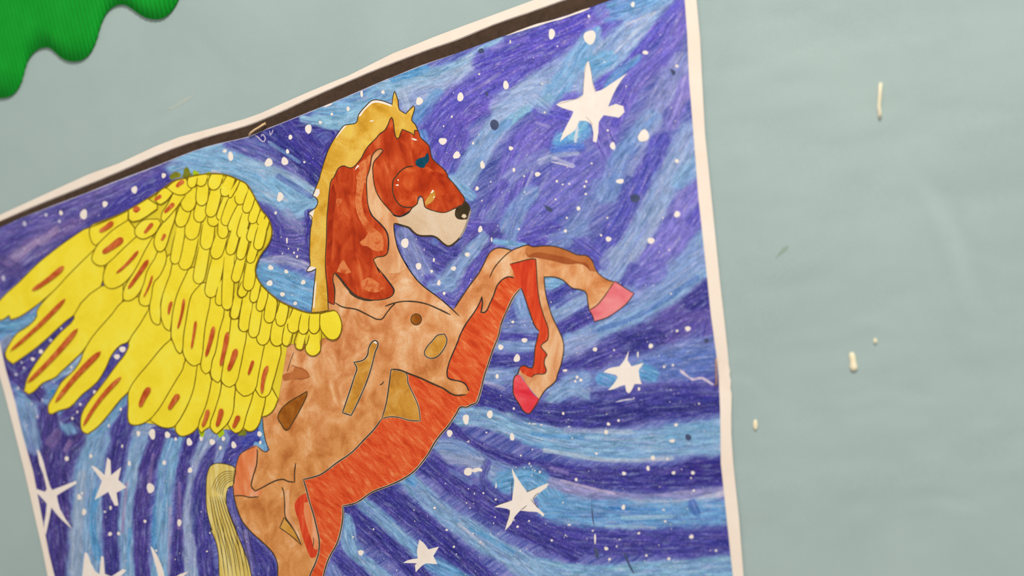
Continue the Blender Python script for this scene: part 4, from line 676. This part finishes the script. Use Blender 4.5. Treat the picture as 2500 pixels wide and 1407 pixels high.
hp('white_mark', Z3((850, 980), (885, 958), (908, 985), (890, 1000)), 28, 'white'); hp('white_mark', Z2((1370, 45), (1390, 50), (1388, 75), (1375, 72)), 28, 'white'); hp('white_mark', Z2((1340, 125), (1385, 120), (1390, 140), (1360, 142)), 28, 'white')
tail = Z7((475, 520), (400, 478), (300, 458), (230, 460), (170, 490), (143, 540), (120, 640), (115, 860), (120, 1000), (150, 1150), (190, 1280)) + Z8((200, 560), (290, 760), (330, 950), (340, 1150)) + [(537, 1500), (630, 1500)] + Z8((840, 1300), (780, 1050), (700, 850), (600, 600), (510, 380)) + Z7((385, 1040), (360, 880), (372, 800), (400, 745), (440, 738), (460, 640))
hp('tail', tail, 24, 'tail', label='straw yellow tail streaked with brown lines')
_il = [34.0]
def I(pts, wd=2.6, mat='ink', halo=0, **k):
    if halo: ink(pts, wd + halo, 33, 'cream', horse, name='bare_gap', **k)
    _il[0] += .28
    return ink(pts, wd, _il[0], mat, horse, **k)
# outlines
I(mane, 2.2, closed=True, n=2); I(redcoat, 2.2, closed=True, n=2)
I(Z1((1610, 1165), (1500, 1182), (1400, 1250), (1340, 1330)) + Z2((1325, 30), (1300, 130), (1310, 260), (1350, 350), (1420, 430), (1500, 455), (1590, 450)), 2.8)
I(Z2((1320, 685), (1450, 722), (1540, 752), (1600, 812), (1680, 862), (1780, 872), (1880, 872), (1950, 902), (2040, 982), (2115, 1020), (2210, 965), (2290, 880), (2350, 760)), 4.2)
I(Z2((2440, 480), (2400, 620), (2340, 790), (2270, 910)), 4.5, 'grey'); I(Z2((2225, 470), (2208, 560), (2240, 612), (2300, 628), (2388, 622)), 1.6)
I(Z2((1300, 560), (1400, 588), (1480, 560), (1560, 505)), 4.0, 'ink2')
I(Z2((1320, 685), (1320, 760), (1340, 900), (1370, 1030), (1440, 1190), (1520, 1320)) + Z3((1240, 0), (1300, 100), (1400, 230), (1500, 320), (1650, 430), (1780, 540), (1910, 662)), 2.6, 'ink2')
I(Z2((960, 490), (1010, 585), (1110, 682), (1190, 772), (1228, 850), (1242, 980), (1230, 1100)), 3.2, 'ink2')
I(Z3((1000, 540), (1120, 498), (1230, 480), (1350, 482), (1500, 510), (1650, 572), (1800, 645)), 3.0)
I(Z3((378, 490), (480, 548), (650, 578), (780, 640), (950, 702), (1020, 620), (1080, 545), (1130, 500)), 2.8)
I(Z3((365, 230), (388, 330), (378, 490)), 2.4); I(Z3((390, 130), (450, 200), (540, 315), (620, 398), (720, 450), (850, 470)), 5.0); I(Z3((560, 360), (640, 420), (720, 452)), 5, 'ink')
I(Z3((960, 130), (1020, 210), (1080, 290), (1110, 345), (1095, 400)), 3.4, 'ink2')
I(Z4((235, 930), (300, 830), (430, 640), (520, 520), (590, 390), (640, 290), (690, 240), (740, 220), (830, 225), (915, 248)), 2.6); I(Z4((650, 570), (700, 460), (800, 340), (900, 255), (990, 215), (1100, 185), (1160, 205), (1280, 195), (1400, 200), (1500, 225), (1600, 265), (1680, 300), (1790, 310), (1840, 350), (1870, 400), (1890, 460), (1940, 530), (2030, 590), (2115, 618)), 2.4)
I(Z4((1820, 950), (1800, 840), (1780, 740), (1720, 710), (1620, 690), (1560, 640), (1500, 590), (1400, 560), (1290, 560), (1295, 650), (1310, 760), (1350, 920), (1400, 1060), (1450, 1160), (1500, 1270)) + Z5((1950, 150), (1975, 260), (1970, 400), (1930, 580), (1880, 720), (1860, 800), (1800, 870), (1710, 940), (1650, 1020), (1600, 1100), (1500, 1260), (1450, 1312), (1380, 1290), (1290, 1160), (1210, 1020), (1203, 900), (1225, 750), (1270, 712), (1310, 610), (1370, 580), (1440, 612), (1500, 615), (1520, 540), (1540, 300), (1570, 180), (1595, 80)), 2.6)
I(Z4((885, 410), (1020, 377), (1140, 348), (1192, 352), (1200, 450), (1210, 640), (1240, 860), (1290, 1030), (1338, 1170), (1335, 1285)) + Z5((1720, 200), (1640, 260), (1630, 290), (1690, 370), (1720, 420), (1690, 470), (1680, 560), (1710, 650), (1690, 700), (1540, 715), (1480, 762)), 2.4)
I(Z4((2120, 610), (2170, 640), (2240, 690), (2345, 755), (2260, 870), (2150, 960), (2020, 1040), (1880, 1085), (1860, 1020), (1820, 950), (1900, 900), (1990, 800), (2050, 710), (2120, 610)), 2.2)
I(Z4((940, 570), (870, 558), (800, 590), (740, 660), (700, 770), (650, 880), (595, 975), (550, 975), (565, 880), (560, 790), (540, 850), (480, 960), (380, 1100), (300, 1250)) + Z5((370, 190), (290, 380), (240, 500), (210, 600), (195, 690), (215, 770), (300, 802), (400, 822), (470, 860), (510, 920), (528, 970)), 3.0, 'ink2')
I(Z4((1020, 690), (940, 780), (870, 920), (790, 1100)) + Z5((980, 130), (900, 330), (830, 540), (760, 750), (720, 920), (680, 1060), (640, 1150), (560, 1180), (500, 1215), (400, 1215), (340, 1310)) + [(1092, 1043), (1076, 1061), (1060, 1083), (1047, 1106), (1033, 1126), (1010, 1152), (980, 1172), (944, 1188), (908, 1202), (870, 1228), (837, 1236), (837, 1264), (830, 1304), (821, 1331), (806, 1357), (798, 1376), (790, 1406), (786, 1440)], 3.0, 'ink2', halo=2.4)
I(Z4((1020, 690), (1050, 760), (1080, 850), (1130, 1000), (1190, 1150), (1235, 1200)), 2.6)
I([(955, 902), (976, 904), (994, 911), (1030, 925), (1060, 939), (1081, 948), (1109, 965), (1138, 964)], 3.8)
I(square, 2.4, closed=True, halo=1.8); I(gp, 3.0, closed=True, halo=2.2); I(oval, 2.6, closed=True, halo=1.6); I(ring, 1.8, closed=True); I(leaf, 2.2, closed=True); I(tri_, 2.0, closed=True)
I([(932, 1023), (912, 1050), (888, 1075), (860, 1104), (820, 1132), (788, 1156), (776, 1162), (741, 1171), (748, 1196), (755, 1224), (765, 1256), (774, 1293), (779, 1318), (778, 1349), (771, 1373), (758, 1402), (750, 1430)], 3.2, halo=1.8)
I([(932, 1023), (943, 985), (950, 940), (955, 902)], 2.6)
I([(641, 1020), (642, 1040), (646, 1066), (651, 1084), (657, 1098), (648, 1104), (627, 1089)], 2.0); I(Z7((740, 280), (742, 330), (730, 480), (680, 650), (668, 740), (715, 797), (790, 760), (890, 705), (980, 665), (1060, 655), (1120, 680), (1195, 688), (1195, 560), (1210, 450)), 2.8)
I(Z7((455, 855), (560, 853), (640, 872), (760, 865)), 2.4); I(Z7((445, 730), (455, 855), (500, 1030), (560, 1170), (650, 1280)) + [(621, 1307), (648, 1331), (667, 1352), (677, 1376), (678, 1407), (682, 1440)], 2.6)
I(Z8((1300, -70), (1325, 0), (1345, 200), (1350, 380), (1440, 520), (1540, 690), (1600, 830)), 2.4)
I([(627, 1089), (600, 1100), (586, 1110), (580, 1124), (573, 1152), (569, 1186)], 1.8, 'ink')
I(Z6((735, 60), (680, 200), (630, 370)), 1.4); I(Z6((700, 260), (750, 285), (880, 320), (940, 370), (972, 440), (900, 465), (750, 475)), 1.3, 'bleg2')
I(Z6((2045, 560), (2075, 550), (2110, 505)), 2.2, 'ink2')
I(tail, 2.0, closed=True, n=2); I(Z8((1780, 700), (1785, 780), (1770, 860)), 1.5)
for k in range(7):
    o_ = k * 55
    I(Z7((165 + o_ * .5, 860), (190 + o_ * .62, 1050), (230 + o_ * .72, 1230)) + Z8((330 + o_ * .9, 700 - k * 6), (380 + o_ * 1.02, 900), (430 + o_ * 1.1, 1294)), 1.5, 'ink')
for k in range(6):
    I(Z7((455, 560 + k * 20), (340 + k * 6, 560 + k * 28), (240 + k * 16, 640 + k * 30), (180 + k * 28, 780 + k * 16)), 1.1, 'ink')
for k in range(6):
    x0 = 300 + k * 95
    I(Z8((x0, 420 + (k % 3) * 60), (x0 + 40, 700 + (k % 2) * 60), (x0 + 120 + k * 6, 1150)), 1.2, 'ink')
# ------------------------------------------------------------------ the wing
lead = [(218, 556), (314, 512), (400, 459), (425, 441), (455, 434), (485, 427), (520, 424), (552, 427), (578, 437), (600, 448), (613, 466), (625, 488), (640, 515), (655, 533), (663, 555), (663, 575), (655, 597), (640, 617), (630, 635), (623, 660), (633, 688), (655, 713), (682, 735), (708, 748), (735, 759), (760, 765), (800, 761), (818, 757)]
wingbase = lead + [(834, 790), (828, 812), (810, 829), (790, 825), (766, 846), (735, 838), (702, 842), (680, 975), (652, 1012), (640, 1015), (632, 1034), (609, 1050), (575, 1050), (529, 1048), (492, 1046), (441, 1050), (402, 1040), (337, 1030), (316, 1020), (316, 960), (360, 880), (300, 740), (230, 640)]
wing = flat('wing', wingbase, 56, 'yedge', paint, sm=1, label='bright yellow feathered wing with rust spots'); ORG['wing'] = tuple(pc)
feat = []
def ftr(*pts): feat.append(list(pts))
P_list = [
 [(218, 556), (180, 577), (120, 621), (91, 645), (48, 688), (0, 733), (-12, 750), (-14, 770), (0, 783), (12, 778), (22, 770), (26, 781), (40, 777), (54, 770), (90, 745), (110, 729), (136, 706), (168, 671), (221, 620), (250, 590), (250, 560)],
 [(110, 732), (90, 761), (90, 772), (67, 798), (42, 814), (24, 839), (13, 862), (16, 876), (32, 889), (64, 867), (96, 843), (160, 785), (181, 769), (246, 700), (255, 650), (240, 600), (168, 671), (136, 706)],
 [(181, 778), (150, 810), (122, 841), (102, 867), (80, 899), (66, 926), (59, 955), (70, 963), (83, 956), (104, 936), (136, 921), (149, 908), (173, 886), (203, 857), (221, 830), (224, 825), (272, 769), (299, 737), (300, 690), (246, 700), (181, 769)],
 [(203, 862), (198, 878), (181, 904), (150, 934), (131, 968), (118, 990), (118, 1008), (126, 1012), (144, 1003), (170, 995), (200, 964), (224, 945), (240, 929), (259, 897), (272, 868), (294, 843), (311, 836), (341, 793), (363, 756), (360, 720), (299, 737), (272, 769), (224, 825)],
 [(314, 846), (304, 867), (285, 891), (262, 923), (240, 952), (214, 985), (200, 1011), (197, 1038), (202, 1054), (214, 1060), (237, 1044), (262, 1016), (293, 977), (314, 956), (336, 920), (360, 892), (400, 844), (416, 830), (418, 790), (390, 780), (363, 756), (341, 793), (314, 836)],
 [(314, 956), (313, 990), (314, 1030), (319, 1036), (337, 1038), (364, 1026), (390, 996), (412, 959), (431, 927), (446, 902), (452, 882), (445, 840), (416, 830), (400, 844), (360, 892), (336, 920)],
 [(366, 1026), (380, 1036), (402, 1045), (425, 1042), (439, 1025), (460, 985), (473, 948), (482, 889), (470, 870), (452, 882), (446, 902), (431, 927), (412, 959), (390, 996)],
 [(428, 1042), (430, 1055), (441, 1065), (457, 1063), (473, 1054), (484, 1041), (502, 993), (513, 950), (517, 929), (500, 890), (482, 889), (473, 948), (460, 985), (439, 1025)],
 [(484, 1042), (486, 1050), (492, 1058), (500, 1050), (513, 1041), (524, 1004), (537, 962), (540, 932), (530, 910), (517, 929), (513, 950), (502, 993)],
 [(513, 1041), (521, 1055), (529, 1060), (540, 1050), (554, 1036), (569, 1007), (572, 972), (574, 943), (560, 920), (545, 930), (537, 962), (524, 1004)],
 [(556, 1036), (564, 1050), (575, 1058), (585, 1055), (594, 1044), (601, 1017), (614, 978), (620, 954), (600, 930), (580, 940), (574, 960), (569, 1007)],
 [(594, 1046), (609, 1054), (623, 1049), (634, 1033), (639, 1015), (646, 988), (652, 962), (640, 930), (622, 950), (614, 978), (601, 1017)],
 [(639, 1018), (652, 1015), (668, 1001), (679, 975), (668, 955), (655, 930), (650, 960), (646, 988)]]
S_list = [
 [(222, 552), (218, 566), (220, 580), (226, 594), (234, 600), (245, 590), (275, 562), (312, 538), (314, 512), (280, 528), (240, 543)],
 [(239, 597), (227, 620), (224, 632), (229, 642), (241, 649), (252, 649), (263, 643), (300, 608), (334, 577), (330, 560), (313, 537), (275, 562)],
 [(263, 643), (253, 668), (252, 682), (254, 694), (263, 703), (276, 705), (294, 698), (308, 687), (328, 662), (354, 612), (374, 577), (345, 570), (334, 577), (300, 608)],
 [(306, 698), (300, 716), (301, 732), (310, 735), (323, 732), (341, 714), (352, 689), (359, 662), (384, 616), (380, 590), (374, 577), (354, 612), (328, 662)],
 [(344, 711), (339, 732), (342, 743), (354, 748), (365, 745), (370, 724), (376, 690), (390, 674), (407, 628), (400, 600), (384, 616), (359, 662), (352, 689)],
 [(370, 720), (365, 750), (367, 772), (374, 788), (384, 794), (391, 791), (393, 765), (392, 744), (397, 720), (420, 646), (415, 620), (407, 628), (390, 674), (376, 690)],
 [(397, 720), (392, 750), (392, 768), (396, 787), (404, 803), (415, 809), (418, 792), (422, 762), (432, 720), (460, 658), (440, 630), (420, 646)],
 [(422, 762), (418, 804), (418, 823), (424, 840), (431, 856), (438, 864), (443, 862), (446, 852), (448, 822), (455, 778), (461, 744), (468, 720), (492, 692), (480, 650), (460, 658), (432, 720)],
 [(448, 822), (446, 852), (447, 863), (454, 878), (463, 889), (474, 894), (490, 887), (495, 860), (497, 834), (502, 792), (514, 728), (510, 690), (492, 692), (468, 720), (455, 778)],
 [(490, 887), (492, 903), (502, 914), (513, 906), (518, 881), (526, 860), (535, 810), (548, 756), (535, 720), (514, 728), (502, 792), (497, 834)],
 [(514, 905), (516, 921), (524, 930), (532, 935), (538, 929), (542, 908), (550, 860), (564, 778), (560, 750), (548, 756), (535, 810), (526, 860), (518, 881)],
 [(540, 929), (550, 942), (561, 946), (575, 937), (586, 900), (594, 860), (602, 812), (595, 780), (564, 778), (550, 860), (542, 908)],
 [(575, 938), (578, 953), (594, 968), (606, 966), (622, 954), (631, 916), (642, 860), (645, 843), (630, 800), (602, 812), (594, 860), (586, 900)],
 [(623, 948), (628, 959), (636, 969), (647, 970), (658, 961), (666, 937), (679, 889), (686, 850), (665, 820), (645, 843), (642, 860), (631, 916)]]
def U(tx, ty, rx, ry, wd):
    """feather from its round tip (tx, ty) back to its root"""
    d = np.array([rx - tx, ry - ty], float); L = np.linalg.norm(d); d /= L; n = np.array([-d[1], d[0]]); w_ = wd / 2; cap = min(w_ * 1.3, L * .5)
    ex_ = max(L * .30, 10); fx, fy = rx - d[0] * L * .04, ry - d[1] * L * .04; rx, ry = rx + d[0] * ex_, ry + d[1] * ex_
    pts = []
    for k in range(9):
        a_ = math.pi * (k / 8 - .5)
        pts.append(np.array([tx, ty]) + d * cap * (1 - math.cos(a_)) + n * w_ * math.sin(a_))
    r1 = np.array([rx, ry]) + n * w_ * .5; r0 = np.array([rx, ry]) - n * w_ * .5
    s1 = np.array([fx, fy]) + n * w_ * .9; s0 = np.array([fx, fy]) - n * w_ * .9
    return [tuple(p) for p in pts] + [tuple(s1), tuple(r1), tuple(r0), tuple(s0)]
cov = []
def addc(zf, lst):
    for (tx, ty, rx, ry, wd) in lst:
        (a, b1), (c, d1) = zf((tx, ty), (rx, ry)); cov.append((a, b1, c, d1, wd / 8.333))
addc(ZG, [(545, 492, 600, 250, 190), (720, 455, 790, 240, 220), (970, 525, 1090, 230, 260), (1210, 662, 1370, 270, 210), (1330, 690, 1520, 340, 80), (1520, 830, 1650, 370, 230), (1660, 1000, 1800, 560, 190), (760, 855, 800, 430, 250), (930, 1085, 1080, 500, 240), (1110, 1140, 1290, 650, 140), (1230, 1255, 1450, 640, 220), (1350, 1380, 1640, 780, 210), (1780, 1220, 1920, 740, 190), (1930, 1245, 2040, 930, 130), (2025, 1375, 2130, 1050, 110), (480, 975, 520, 520, 310), (700, 1188, 790, 800, 260), (1000, 1275, 1010, 1050, 230), (310, 1285, 460, 840, 260)])
addc(ZF, [(210, 710, 340, 30, 200), (400, 825, 580, 120, 290), (540, 215, 640, -350, 300), (850, 415, 920, -120, 260), (1200, 190, 1210, -150, 220), (1030, 602, 1180, 120, 260), (690, 1110, 830, 350, 240), (930, 1390, 1140, 480, 270), (1330, 520, 1470, 20, 200), (1550, 180, 1690, -340, 190), (1740, 250, 1860, -120, 180), (1540, 620, 1660, 140, 190), (1900, 420, 2010, -60, 200), (1740, 690, 1870, 240, 180), (1440, 1080, 1590, 540, 190), (1700, 1250, 1800, 650, 230), (1560, 1395, 1640, 1000, 180)])
addc(ZD, [(1950, 220, 2020, -170, 180), (2120, 320, 2200, -150, 150), (2240, 500, 2350, -20, 190), (2450, 750, 2540, 120, 230)])
addc(ZH, [(30, 475, 83, -640, 220), (170, 665, 270, 180, 180), (350, 910, 450, 230, 210), (560, 1040, 660, 380, 220), (740, 1190, 860, 540, 270), (1030, 1210, 1110, 680, 290), (1230, 1210, 1300, 780, 190), (1490, 1280, 1600, 920, 260), (1780, 1410, 1790, 900, 350), (310, 215, 430, -100, 190), (560, 325, 640, -60, 170), (690, 500, 810, 50, 180), (880, 740, 970, 160, 230), (1110, 805, 1210, 300, 210), (1350, 940, 1490, 460, 250), (1570, 970, 1650, 540, 210), (1800, 960, 1820, 560, 220)])
big1 = ZG((60, 490), (180, 590), (330, 640), (430, 620), (560, 520), (500, 400), (450, 300), (340, 310), (180, 380))
bigr = ZH((1925, 600), (1935, 850), (2000, 960), (2100, 1060), (2180, 1085), (2280, 1050), (2350, 930), (2370, 780), (2340, 650), (2270, 520), (2210, 490), (2090, 510), (1930, 560))
extra = [ZG((0, 500), (60, 500), (180, 600), (60, 750), (-60, 830), (-140, 790), (-170, 700), (-120, 600)), [(314, 512), (314, 535), (322, 541), (333, 540), (345, 536), (384, 510), (384, 500), (360, 485), (340, 497)],
         ZG((440, 640), (370, 740), (270, 880), (120, 1060), (0, 1190), (-60, 1120), (-30, 980), (40, 880), (190, 600), (300, 640)), [(334, 552), (329, 562), (330, 572), (337, 580), (350, 584), (362, 580), (378, 570), (393, 545), (386, 535), (350, 538)],
         [(380, 572), (376, 590), (377, 600), (384, 613), (392, 615), (400, 610), (406, 600), (415, 570), (428, 530), (432, 495), (420, 500), (400, 540)]]
lp = [tuple(p) for p in lead]
cands = [(U(*c), (c[0], c[1])) for c in cov] + [(e, tuple(np.mean(e, 0))) for e in extra] + [(big1, (440, 470)), (bigr, (820, 790))]
dd = seg_dist(lp, np.array([c[1][0] for c in cands]), np.array([c[1][1] for c in cands]))[0]
order = np.argsort(-dd)
seq = [(p, 2.7, 0) for p in P_list] + [(p, 2.6, 0) for p in reversed(S_list)] + [(cands[i][0], 2.4, 1 if i < len(cov) else 0) for i in order]
def clip_wing(pts):
    return pts
WB = np.array(wingbase)
ly = 58.0
for pts, wd, isU in seq:
    p = smooth(pts, 3, True, 50)
    out = bool(isU) & ~inside(WB, p[:, 0], p[:, 1]); sd_ = seg_dist(lp, p[:, 0], p[:, 1]); near = (sd_[0] < 90) & (sd_[2] < sd_[3] - 3)
    for q in np.where(out & near)[0]:
        bd = 1e9
        for (ax, ay), (bx, by) in zip(lp[:-1], lp[1:]):
            tt = min(1, max(0, ((p[q, 0] - ax) * (bx - ax) + (p[q, 1] - ay) * (by - ay)) / ((bx - ax) ** 2 + (by - ay) ** 2)))
            cx_, cy_ = ax + tt * (bx - ax), ay + tt * (by - ay); e_ = math.hypot(p[q, 0] - cx_, p[q, 1] - cy_)
            if e_ < bd: bd = e_; bp_ = (cx_, cy_)
        p[q] = bp_
    dd_ = np.linalg.norm(p - np.roll(p, 1, 0), axis=1); p = p[dd_ > .5]
    vv, ff, ring_ = tri_poly(p)
    # keep feather roots behind the leading edge
    Vt = P(vv[:, 0], vv[:, 1], H(vv[:, 0], vv[:, 1]) + ly * LAY)
    if isU:                                    # ink only round the tip and along the sides
        side = [q for q in range(len(p))]; tip0 = np.array(pts[4]); rt = (np.array(pts[10]) + np.array(pts[11])) / 2
        al = (p - tip0) @ (rt - tip0) / np.linalg.norm(rt - tip0) ** 2; keepq = al < .80
        k0 = int(np.where(~keepq)[0][-1]) + 1 if (~keepq).any() else 0
        line = [p[(k0 + q) % len(p)] for q in range(len(p)) if keepq[(k0 + q) % len(p)]]
        Vr, Fr = ribbon_geo(line, wd, ly + .7, False, 1, seed=int(ly * 10), sharp=50)
    else: Vr, Fr = ribbon_geo(p, wd, ly + .7, True, 1, seed=int(ly * 10), sharp=50)
    k = len(Vt)
    link('feather', np.vstack([Vt, Vr]), list(ff) + [tuple(k + q for q in f) for f in Fr], 'yellow', wing, mats=['fink'], midx=[0] * len(ff) + [1] * len(Fr))
    ly += 1.5
TOP = ly + 2
for a in [(242, 566, 276, 542, 13), (250, 618, 300, 582, 17), (328, 518, 337, 504, 18), (377, 489, 394, 477, 10), (430, 457, 449, 441, 12), (401, 520, 425, 496, 11), (352, 570, 373, 545, 10), (394, 588, 403, 571, 8), (77, 710, 156, 650, 13), (283, 668, 338, 612, 8), (312, 706, 362, 634, 11), (350, 726, 372, 672, 5), (24, 858, 160, 729, 11), (66, 936, 190, 802, 13), (134, 984, 246, 858, 14), (202, 1042, 296, 920, 11), (341, 994, 365, 946, 15), (412, 1000, 436, 963, 14), (411, 768, 419, 736, 8), (433, 804, 449, 728, 7), (467, 853, 478, 783, 7), (502, 872, 522, 797, 11), (538, 895, 556, 810, 12), (557, 906, 577, 852, 14), (606, 916, 618, 880, 8), (639, 962, 653, 893, 11), (494, 1043, 508, 1000, 11), (529, 1042, 541, 998, 13), (569, 1046, 583, 1015, 12)]:
    x0, y0, x1, y1, wd = a; d = np.array([x1 - x0, y1 - y0], float); L = np.linalg.norm(d); d /= L; n = np.array([-d[1], d[0]]); pts = []
    bow = (random.random() - .5) * .10 * L
    prof = [(0, 0), (.08, .62), (.3, .8), (.55, .92), (.8, 1.0), (.94, .72), (1, 0)]
    for t, q in prof: pts.append(np.array([x0, y0]) + d * L * t + n * (q * wd / 2 + bow * math.sin(math.pi * t)))
    for t, q in prof[-2:0:-1]: pts.append(np.array([x0, y0]) + d * L * t + n * (-q * wd / 2 + bow * math.sin(math.pi * t)))
    flat('feather_spot', [tuple(p) for p in pts], TOP, 'spot', wing, sm=2, sharp=100)
ink(lead, 3.2, TOP + 1, 'fink', wing, name='leading_edge_line')
# ================================================================== STAPLES, DRIPS
def tube(name, pts3, r, mat, label, cat, group=None, seg=10, squash=1.0):
    pts3 = [np.array(p) for p in pts3]; V = []; F = []; n = len(pts3)
    for i, p in enumerate(pts3):
        t = pts3[min(i + 1, n - 1)] - pts3[max(i - 1, 0)]; t /= np.linalg.norm(t)
        a = np.cross(t, [0, 1, 0]);
        if np.linalg.norm(a) < .1: a = np.cross(t, [1, 0, 0])
        a /= np.linalg.norm(a); b_ = np.cross(t, a)
        rr = r[i] if hasattr(r, '__len__') else r
        for k in range(seg):
            q = 2 * math.pi * k / seg; V.append(p + a * rr * math.cos(q) + b_ * rr * squash * math.sin(q))
    for i in range(n - 1):
        for k in range(seg): F.append((i * seg + k, i * seg + (k + 1) % seg, (i + 1) * seg + (k + 1) % seg, (i + 1) * seg + k))
    F.append(tuple(range(seg))[::-1]); F.append(tuple(range((n - 1) * seg, n * seg)))
    V = np.array(V); o = link(name, V, F, mat, None, True); tag(o, label, cat, group); return o
def pp(x, y, h): return P([x], [y], [h])[0]
SHT = .0013
tube('staple', [pp(609, 331, -.002), pp(609, 330, SHT), pp(611, 326, .0026), pp(614, 323, .0029), pp(622, 317, .0030), pp(634, 310, .0030), pp(644, 303, .0029), pp(647, 301, .0025), pp(648, 304, SHT), pp(648, 306, -.002)], .00056, 'wire', 'raised brass-coloured staple on the black bar at the painting\'s top edge', 'staple')
tube('staple', [pp(1748, 877, -.002), pp(1748, 877, .0009), pp(1748, 880, .0016), pp(1748, 900, .0017), pp(1749, 922, .0017), pp(1749, 938, .0016), pp(1748, 942, .0009), pp(1748, 943, -.002)], .00042, 'wire2', 'dull brown staple upright in the painting\'s right margin', 'staple')
tube('staple', [pp(2150, 206, -.002), pp(2150, 206, .0006), pp(2149.5, 209, .0013), pp(2148, 235, .0015), pp(2146, 260, .0014), pp(2148, 275, .0014), pp(2148, 283, .0012), pp(2148, 284, .0004), pp(2148, 284, -.002)], .00072, 'drip', 'long cream-coloured staple standing alone on the bare wall, upper right', 'staple')
def drip(pts, rad, label):
    return tube('paint_drip', [pp(x, y, .0005) for x, y in pts], rad, 'drip', label, 'paint drip', None, 12, .55)
drip([(2078, 861), (2079, 864), (2081, 872), (2082, 880), (2083, 888), (2084, 896), (2085, 902), (2085, 906)], [.0004, .0011, .00135, .0013, .0014, .00175, .0015, .0005], 'peanut-shaped cream paint drip, largest on the right of the wall')
drip([(1844, 1025), (1844, 1028), (1844, 1035), (1844, 1043), (1845, 1049), (1845, 1051)], [.0003, .0008, .00105, .00105, .0006, .0002], 'small oval cream paint drip just right of the painting')
drip([(2136, 826), (2136.5, 829), (2137, 833), (2137, 837), (2137, 839)], [.0002, .0006, .0008, .0006, .0002], 'tiny cream paint speck above the peanut-shaped drip')
# ================================================================== GREEN SCALLOPED BORDER
sc = [(-260, 395), (-235, 372), (-222, 340), (-212, 305), (-190, 286), (-165, 284), (-140, 298), (-118, 312), (-95, 314), (-72, 300), (-55, 275), (-46, 250)]
sc = [(-190, 330), (-168, 326), (-140, 308), (-122, 280), (-110, 250), (-92, 232), (-72, 224), (-50, 226), (-30, 234), (-10, 239), (8, 239), (22, 235), (38, 222), (50, 200), (57, 175), (65, 150), (75, 134), (88, 122), (103, 116), (117, 116), (130, 124), (145, 138), (160, 147), (178, 150), (198, 146), (215, 133), (227, 113), (235, 92), (241, 70), (249, 48), (259, 30), (272, 18), (290, 11), (305, 12), (322, 22), (340, 35), (355, 43), (375, 47), (395, 44), (412, 32), (425, 15), (433, 0), (441, -22), (452, -45), (470, -62), (492, -66), (512, -58), (532, -46), (555, -42), (578, -50), (596, -70), (606, -100)]
sp = smooth(sc, 4, False, 120); k_ = .235
uu = sp[:, 0] - k_ * sp[:, 1]; o_ = np.argsort(uu); uu = uu[o_]; vvv = sp[o_, 1]
us = np.arange(uu[0], uu[-1], .9); per = 8.4 + (us + 200) * .0052
ph = np.cumsum(2 * math.pi * .9 / per)
vb = np.interp(us, uu, vvv)
BH, AMP = .0014, .00013
NR = 9
rows = []
for j in range(NR):
    t = j / (NR - 1); vt = -330 + (vb + 330) * t
    rows.append((us + k_ * vt, vt, BH + AMP * np.sin(ph)))
n = len(us); Vs = [P(r[0], r[1], r[2]) for r in rows]
last = rows[-1]; bt = P(last[0], last[1], last[2]); bt[:, 1] = -.0004; Vs.append(bt)
V = np.vstack(Vs); F = []
for j in range(NR):
    for i in range(n - 1): F.append((j * n + i, (j + 1) * n + i, (j + 1) * n + i + 1, j * n + i + 1))
bo = link('scalloped_border', V, F, 'green', None, True)
for p_ in bo.data.polygons[-(n - 1):]: p_.use_smooth = False
tag(bo, 'bright green corrugated card border with a scalloped edge, top left of the wall', 'border trim')
